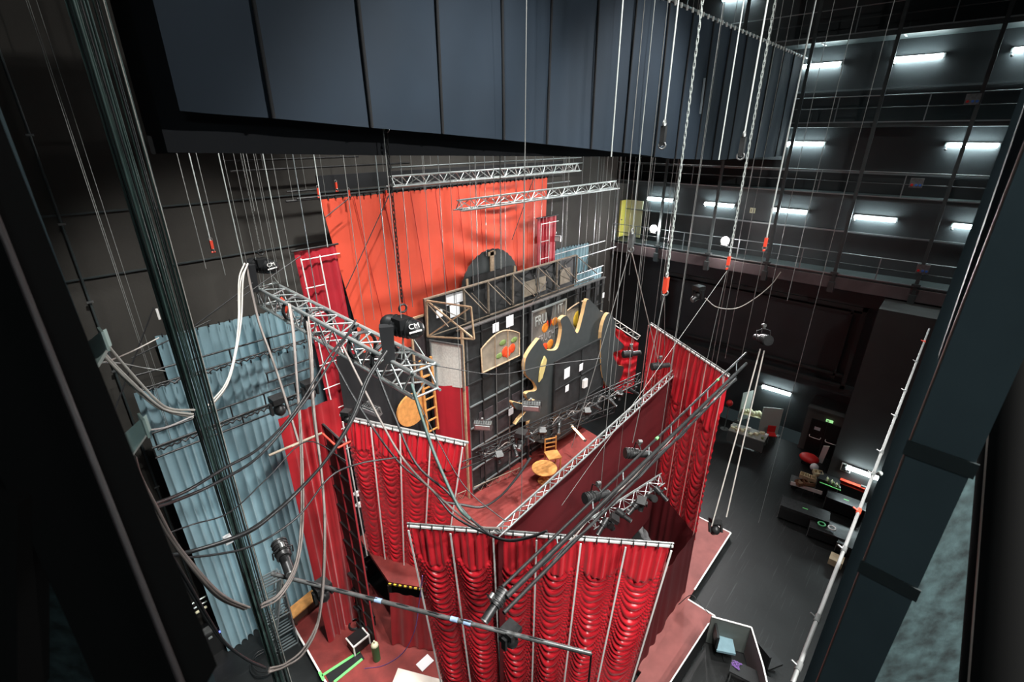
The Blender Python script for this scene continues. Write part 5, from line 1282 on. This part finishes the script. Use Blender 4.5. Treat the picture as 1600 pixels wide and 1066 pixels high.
# red cushion, white bag
p = onfloor(1262, 724); t = thing('red_cushion', 'bright red soft bundle on the floor before the black pier', 'cushion', p)
MB().sphere(p+V((0, 0, .35)), .42, 14, 8, (1, 1.2, .55)).build('cushion', M_redpl, t); MB().box(p+V((0, 0, .1)), (.5, .6, .2)).build('stool_base', M_black, t)
p = V((28.2, 2.0, 0)); tag(MB().prism([p, p+V((0, .25, 0)), p+V((0, .18, 1.1)), p+V((0, -.1, 1.2))], (.06, 0, 0)).build('white_board', M_white, at=p), 'narrow white board leaning on the pier behind the trolley', 'board')
p = onfloor(1271, 735); tag(MB().sphere(p+V((0, 0, .2)), .22, sq=(1, 1, 1)).build('white_sack', M_paper, at=p), 'small white sack beside the red bundle', 'sack')
p = PX(1322, 731, 25.55); t = thing('black_socket', 'small black framed socket on the pier left of its light', 'socket', p)
MB().box(p, (.08, .42, .42)).build('frame', M_white, t); MB().box(p+V((-.05, 0, 0)), (.03, .34, .34)).build('plate', M_black, t)
p = PX(1335, 757, 25.5); t = thing('red_shelf', 'narrow red shelf with tools under the pier wall light', 'shelf', p)
MB().box(p, (.2, 1.2, .04)).box(p+V((0, 0, -.18)), (.2, 1.2, .04)).build('board', M_redp, t); MB().box(p+V((0, -.4, .06)), (.12, .3, .08)).build('tool', M_greymet, t)
p = onfloor(1305, 880, 0); tag(MB().box(p+V((0, 0, .15)), (.5, .5, .3)).build('cardboard_box', M_boxw, at=p), 'tan cardboard box half behind the pale clamp pipe', 'box')
for k, (u, v, mm) in enumerate(((1284, 819, M_grnlab), (1300, 825, M_white))):
    q_ = PZ(u, v, .72); tag(MB().ring(q_, (0, 0, 1), .14, .035).build('cable_coil', mm, at=q_), ('green' if k == 0 else 'white')+' coil lying on the low black road case', 'coil')
# props table, partitions, red chair
M3 = Matrix.Rotation(R(75), 3, 'Z')
def partition(a, b, h_, label):
    a, b = V((min(a.x, 30.6), a.y, 0)), V((min(b.x, 30.6), b.y, 0)); t = thing('partition', label, 'partition', a)
    n = (b-a).cross(V((0, 0, 1))).normalized()*.04
    MB().prism([a+V((0, 0, .05)), b+V((0, 0, .05)), b+V((0, 0, h_)), a+V((0, 0, h_))], n).build('panel', mat('pale_partition', (.42, .46, .43), .5), t)
    MB().box(a, (.3, .3, .06)).box(b, (.3, .3, .06)).build('foot', M_greymet, t)
partition(PZ(1161, 614, 2.1), PZ(1177, 610, 2.1), 2.1, 'pale partition panel left of the props table')
partition(PZ(1193, 636, 1.9), PZ(1224, 639, 1.9), 1.9, 'pale partition panel right of the props table behind the red chair')
def table(u, v, w_, d_, h_, rot, label, topm, skirt=None):
    p = onfloor(u, v) if u > 100 else V((u, v, 0)); t = thing('table', label, 'table', p); M = Matrix.Rotation(R(rot), 3, 'Z')
    MB().box(p+V((0, 0, h_)), (w_, d_, .04), M).build('tabletop', topm, t)
    for sx in (-1, 1):
        for sy in (-1, 1): q_ = M @ V((sx*(w_/2-.06), sy*(d_/2-.06), 0)); MB().beam(p+q_, p+q_+V((0, 0, h_)), .04).build('leg', M_greymet, t)
    if skirt: MB().box(p+M @ V((0, d_/2+.0, 0))+V((0, 0, h_/2+.02)), (w_, .02, h_-.08), M).build('front_panel', skirt, t)
    return t, p, M
t, tp_, M = table(27.35, 5.85, 2.0, 1.05, .78, 94, 'long props table with pale clutter before the partitions', mat('grey_tabletop', (.30, .31, .28), .5), mat('dark_sheen_panel', (.10, .12, .12), .3))
rnd = random.Random(3)
for k in range(16):
    q_ = tp_+M @ V((-.95+1.9*k/15, rnd.uniform(-.35, .35), 0))+V((0, 0, .80)); r_ = rnd.uniform(.05, .11)
    mm = rnd.choice([M_cream, M_boxw, M_white, M_cream, M_citrus if k % 5 == 0 else M_leaf])
    o = (MB().sphere(q_+V((0, 0, r_)), r_) if k % 2 else MB().box(q_+V((0, 0, .06)), (.22, .16, .12), Matrix.Rotation(k, 3, 'Z'))).build('table_prop', mm, at=q_)
    tag(o, '%s %s prop on the long props table, %s counted along it' % (['boxy', 'rounded'][k % 2], {M_cream: 'cream', M_boxw: 'tan', M_white: 'white', M_citrus: 'orange', M_leaf: 'green'}[mm], ordn[k]), 'prop', 'small props on the long props table')
t, tp_, M = table(29.6, 6.15, 1.5, .6, .80, 100, 'second props table with round pale props, between the partitions', M_cream)
for k in range(9):
    q_ = tp_+M @ V((-.66+.165*k, .12*((k % 3)-1), 0))+V((0, 0, .82)); tag(MB().sphere(q_+V((0, 0, .14)), .14, 10, 6).build('round_prop', M_cream, at=q_), 'round cream prop on the rear props table, %s of the zigzag row' % ordn[k], 'prop', 'round cream props on the rear table')
p = onfloor(1203, 690); t = thing('red_chair', 'red plastic chair with metal legs at the end of the props table', 'chair', p)
M4 = Matrix.Rotation(R(-60), 3, 'Z')
def ch(c, d, nm, mm): MB().box(p+M4 @ V(c), d, M4).build(nm, mm, t)
ch((0, 0, .5), (.46, .44, .05), 'seat', M_redpl); MB().box(p+M4 @ V((0, .22, .76)), (.44, .04, .42), M4).build('backrest', M_redpl, t)
for sx in (-1, 1):
    for sy in (-1, 1): MB().beam(p+M4 @ V((sx*.22, sy*.22, 0)), p+M4 @ V((sx*.18, sy*.17, .48)), .025).build('leg', M_gal, t)
p = PX(1140, 630, 28.0); hz = p.z; p = V((p.x, p.y, 0)); t = thing('red_reel', 'small red object at the edge of the right ruched curtain', 'prop', p)
MB().sphere(p+V((0, 0, hz)), .2).build('drum', M_redpl, t); MB().cyl(p, p+V((0, 0, hz-.15)), .03).cyl(p, p+V((0, 0, .04)), .25, 12).build('stand', M_greymet, t)
a = PZ(1132, 828, .0)
# ---- grey booth at the bottom right
bth = thing('grey_booth', 'open-topped grey prompt booth with white edges at the bottom right', 'booth', onfloor(1150, 1010))
M_booth = mat('grey_green_panel', (.13, .15, .14), .7, noise=.08, nscale=3); M_boothp = mat('mauve_panel', (.20, .155, .16), .7)
bh = 1.35
c = [PZ(1112, 964, bh), PZ(1174, 981, bh), PZ(1192, 1040, bh), PZ(1204, 1092, bh)]
for i in range(3):
    a, b = c[i], c[i+1]
    MB().prism([V((a.x, a.y, .02)), V((b.x, b.y, .02)), b, a], V((.03, .03, 0))).build('panel', M_booth if i == 0 else M_boothp, bth)
    MB().beam(a+V((0, 0, .01)), b+V((0, 0, .01)), .05, .03).build('white_edge', M_white, bth)
a, b = PZ(1107, 975, bh*.9), PZ(1040, 1078, bh*.9)
MB().prism([V((a.x, a.y, .3)), V((b.x, b.y, .3)), b, a], V((.03, -.03, 0))).build('panel', M_black, bth); MB().beam(a, b, .04, .03).build('white_edge', M_white, bth)
for k, (u, v, rot, lb_, col_) in enumerate(((1128, 1022, 30, 'black chair with pale blue seat inside the grey booth', M_chairb), (1196, 1045, 60, 'black chair standing outside the grey booth on the right', M_black))):
    p = onfloor(u, v); M = Matrix.Rotation(R(rot), 3, 'Z'); t = thing('office_chair', lb_, 'chair', p)
    MB().box(p+V((0, 0, .5)), (.62, .62, .09), M).build('seat', col_, t); MB().box(p+M @ V((0, .33, .85)), (.56, .07, .55), M).build('backrest', M_black, t)
    MB().cyl(p+V((0, 0, .06)), p+V((0, 0, .48)), .04).build('column', M_black, t)
    f_ = MB()
    for j in range(5): f_.beam(p+V((0, 0, .06)), p+V((.3*math.cos(j*1.256), .3*math.sin(j*1.256), .04)), .04)
    f_.build('star_base', M_black, t)
t, tp_, M = table(1168, 1078, 1.3, .5, .72, 100, 'dark desk inside the grey booth behind the chair', M_black)
p = tp_+V((0, .5, .74)); tag(MB().tube(smooth_path([p+V((.1*math.cos(i*1.9)*1.5, .1*math.sin(i*2.3)*1.5, .02*(i % 3))) for i in range(14)], 3), .012).build('violet_cord', mat('violet_cable', (.2, .1, .35), .5), at=p), 'tangled violet cord on the desk in the grey booth', 'cord')

# ================================================================== FLOOR ITEMS, LEFT
p = onfloor(479, 966); t = thing('wooden_bench', 'small orange-brown wooden bench beside the foot of the velvet leg', 'bench', p); M = Matrix.Rotation(R(8), 3, 'Z')
MB().box(p+V((0, 0, .78)), (1.15, .5, .05), M).build('top', M_ply, t); MB().box(p+M @ V((0, -.23, 0))+V((0, 0, .62)), (1.1, .03, .28), M).build('front_board', mat('dark_brown_board', (.06, .03, .02), .6), t)
for sx in (-1, 1): MB().box(p+M @ V((sx*.48, 0, 0))+V((0, 0, .38)), (.05, .42, .76), M).build('leg', mat('dark_brown_board', (.06, .03, .02), .6), t)
# folding metal frame stack
p = PZ(440, 985, 1.0); t = thing('metal_frame_stack', 'tall stack of grey folded metal frames beside the cable bundle', 'frame', (p.x, p.y, 0))
rnd = random.Random(9); a0 = V((p.x, p.y, 0)); ex_, ey_ = V((.8, -.1, 0)), V((.05, .5, 0))
hN = 3.2
for k in range(5):
    o = a0+ey_*(k/4)
    f_ = MB(); tl = rnd.uniform(-.06, .06)
    A1_, B1_, C1_, D1_ = o-ex_/2, o+ex_/2, o+ex_/2+V((tl, 0, hN)), o-ex_/2+V((tl, 0, hN))
    for q1, q2 in ((A1_, B1_), (B1_, C1_), (C1_, D1_), (D1_, A1_), (A1_, C1_)): f_.beam(q1, q2, .045)
    for j in range(1, 4): f_.beam(A1_.lerp(D1_, j/4), B1_.lerp(C1_, j/4), .035)
    f_.build('folded_frame', M_gal, t)
for f1 in (0, .5, 1): MB().beam(a0-ex_/2+V((0, 0, hN*f1+.03)), a0-ex_/2+ey_+V((0, 0, hN*f1+.03)), .05).beam(a0+ex_/2+V((0, 0, hN*f1+.03)), a0+ex_/2+ey_+V((0, 0, hN*f1+.03)), .05).build('cross_bar', M_gal, t)
# equipment behind column bottom-left
p = onfloor(335, 1012); t = thing('equipment_rack', 'black equipment rack with small blue lights at the bottom left', 'rack', p)
MB().box(p+V((0, 0, .5)), (1.6, .6, 1.0)).build('body', M_black, t)
for k in range(5): MB().box(p+V((-.6+.28*k, -.31, .85)), (.12, .02, .08)).build('indicator', mat('blue_led', (.1, .15, .8), .4, emit=2, ecol=(.15, .2, 1)) if k % 2 else M_alu, t)
MB().box(p+V((0, -.1, 1.03)), (1.5, .3, .05)).build('patch_panel', M_greymet, t)
for k in range(3):
    a, b = PZ(287, 945+9*k, 2.2), PZ(325, 930+9*k, 2.2)
    a, b = PY(285, 953+9*k, 15.6), PY(325, 935+9*k, 15.6); b = V((b.x, b.y, a.z))
    tag(MB().cyl(a, b, .05 if k == 2 else .03).build('stored_pipe', M_cream if k == 2 else M_alu, at=a), '%s of three pale pipes lying parallel left of the blue curtain foot' % ordn[k], 'pipe')
p = onfloor(415, 1040); tag(MB().tube(smooth_path([p+V((.5*math.cos(i*.9)*(1-.03*i), .5*math.sin(i*.9), .05+.02*i)) for i in range(16)], 4), .02).build('cable_heap', M_black, at=p), 'heap of black cable on the floor at the foot of the dark bundle', 'cable')
# green tape lines on the deck
for k, (u0, v0, u1, v1) in enumerate(((503, 1056, 562, 1018), (522, 1066, 566, 1030), (499, 1050, 506, 1063))):
    a, b = PZ(u0, v0, .315), PZ(u1, v1, .315); tag(MB().beam(a, b, .09, .012).build('floor_tape', M_tape, at=a), 'bright green tape line on the red deck, %s' % ['upper long one', 'lower long one', 'short one at the white edge'][k], 'tape')
a, b = PZ(512, 1062, .30), PZ(566, 1024, .30); tag(MB().beam(a, b, .35, .02).build('cable_mat', M_black, at=a), 'black mat strip between the two long green tape lines', 'mat')
# white case on deck at bottom centre
cpts = [PZ(u, v, 1.1) for u, v in ((622, 1044), (690, 1062), (700, 1110), (596, 1110))]
t = thing('white_table', 'white topped table corner at the bottom centre', 'table', (cpts[0].x, cpts[0].y, .3))
MB().prism([p_ for p_ in cpts], (0, 0, -.06)).build('tabletop', mat('warm_white_top', (.66, .60, .54), .5), t)
for p_ in cpts: MB().beam(V((p_.x, p_.y, .3)), p_+V((0, 0, -.06)), .05).build('leg', M_greymet, t)
p = PZ(664, 1036, .32); tag(MB().box(p+V((0, 0, .01)), (.5, .35, .012)).build('paper_sheet', M_paper, at=p), 'curled sheet of paper on the deck beside the white table', 'paper')
p = PZ(589, 1030, .3); t = thing('gas_bottle', 'green gas bottle with pale shoulder beside the deck skirt', 'bottle', p)
MB().cyl(p, p+V((0, 0, .7)), .13, 14).build('cylinder', mat('bottle_green', (.04, .16, .06), .4), t); MB().sphere(p+V((0, 0, .7)), .13).cyl(p+V((0, 0, .8)), p+V((0, 0, .92)), .03).build('shoulder', M_cream, t)
p = PZ(575, 985, .3); t = thing('tripod_stand', 'black stand with clamps and white case beside the velvet leg foot', 'stand', p)
for dx in (-.25, 0, .3): MB().cyl(p+V((dx, 0, 0)), p+V((dx*.4, .1, 3.6)), .045).build('pole', M_blackmet, t)
for z in (.5, 1.3, 2.1, 2.9): MB().box(p+V((0, .05, z)), (.6, .3, .12)).build('clamp_block', M_black, t)
p = PZ(560, 1000, .3); t = thing('white_rack_case', 'small white edged case at the foot of the black stand', 'case', p)
MB().box(p+V((-.1, -.2, .25)), (.6, .5, .4)).build('body', M_black, t); e = MB()
for sx in (-1, 1):
    e.box(p+V((-.1+.3*sx, -.45, .25)), (.05, .04, .45)).box(p+V((-.1+.3*sx, -.2, .46)), (.05, .5, .04))
e.box(p+V((-.1, -.45, .46)), (.62, .05, .05)).build('edge', M_white, t)
p = PZ(555, 977, .31); tag(MB().ring(p+V((0, 0, .03)), (0, 0, 1), .22, .03).ring(p+V((0, 0, .07)), (0, 0, 1), .2, .03).build('cable_coil', M_black, at=p), 'small black cable coil on the red deck beside the velvet leg', 'coil')
# white clamps on the left edge of B
for k, (u, v) in enumerate(((552, 768), (556, 785))):
    p = PPL(u, v, B0, B1)+V((0, -.15, 0)); tag(MB().sphere(p, .07, sq=(2.2, 1, 1)).sphere(p+V((.1, 0, -.12)), .06, sq=(2, 1, 1)).build('white_knot', M_white, at=p), 'white knotted cord at the left edge of the left ruched curtain, %s' % ('upper' if k == 0 else 'lower'), 'cord')
# stage props: red clothes bits, orange bits behind front curtain
p = PZ(972, 790, 6.2)
dup(WL, (-1.6, -2.35, 19.2), (0, 0, R(90)), label='unseen fluorescent light added behind the camera near the foreground columns', group='unseen lights added behind the camera')  # unseen fitting added to go with the near fill light
# unseen housings added in the grid for the overhead spots
for i, (a, b, e_, d_) in enumerate(ADDED_SPOTS):
    a = V(a); t = thing('added_light_housing', 'unseen floodlight housing added in the grid high above %s' % ['the front curtain', 'the smooth cloth wall', 'the left of the orange drape', 'the right of the orange drape', 'the blue curtains', 'the open floor on the right', 'the near side of the masking drape', 'the near left corner', 'the near gallery end'][i], 'light', a, 'unseen lights added in the grid')
    MB().cyl(a+V((0, 0, .05)), a+V((0, 0, .5)), .42, 16, .2, cap=True).build('housing', M_black, t); MB().cyl(a+V((0, 0, .5)), (a.x, a.y, ZC-.01), .03).build('stem', M_steel, t)
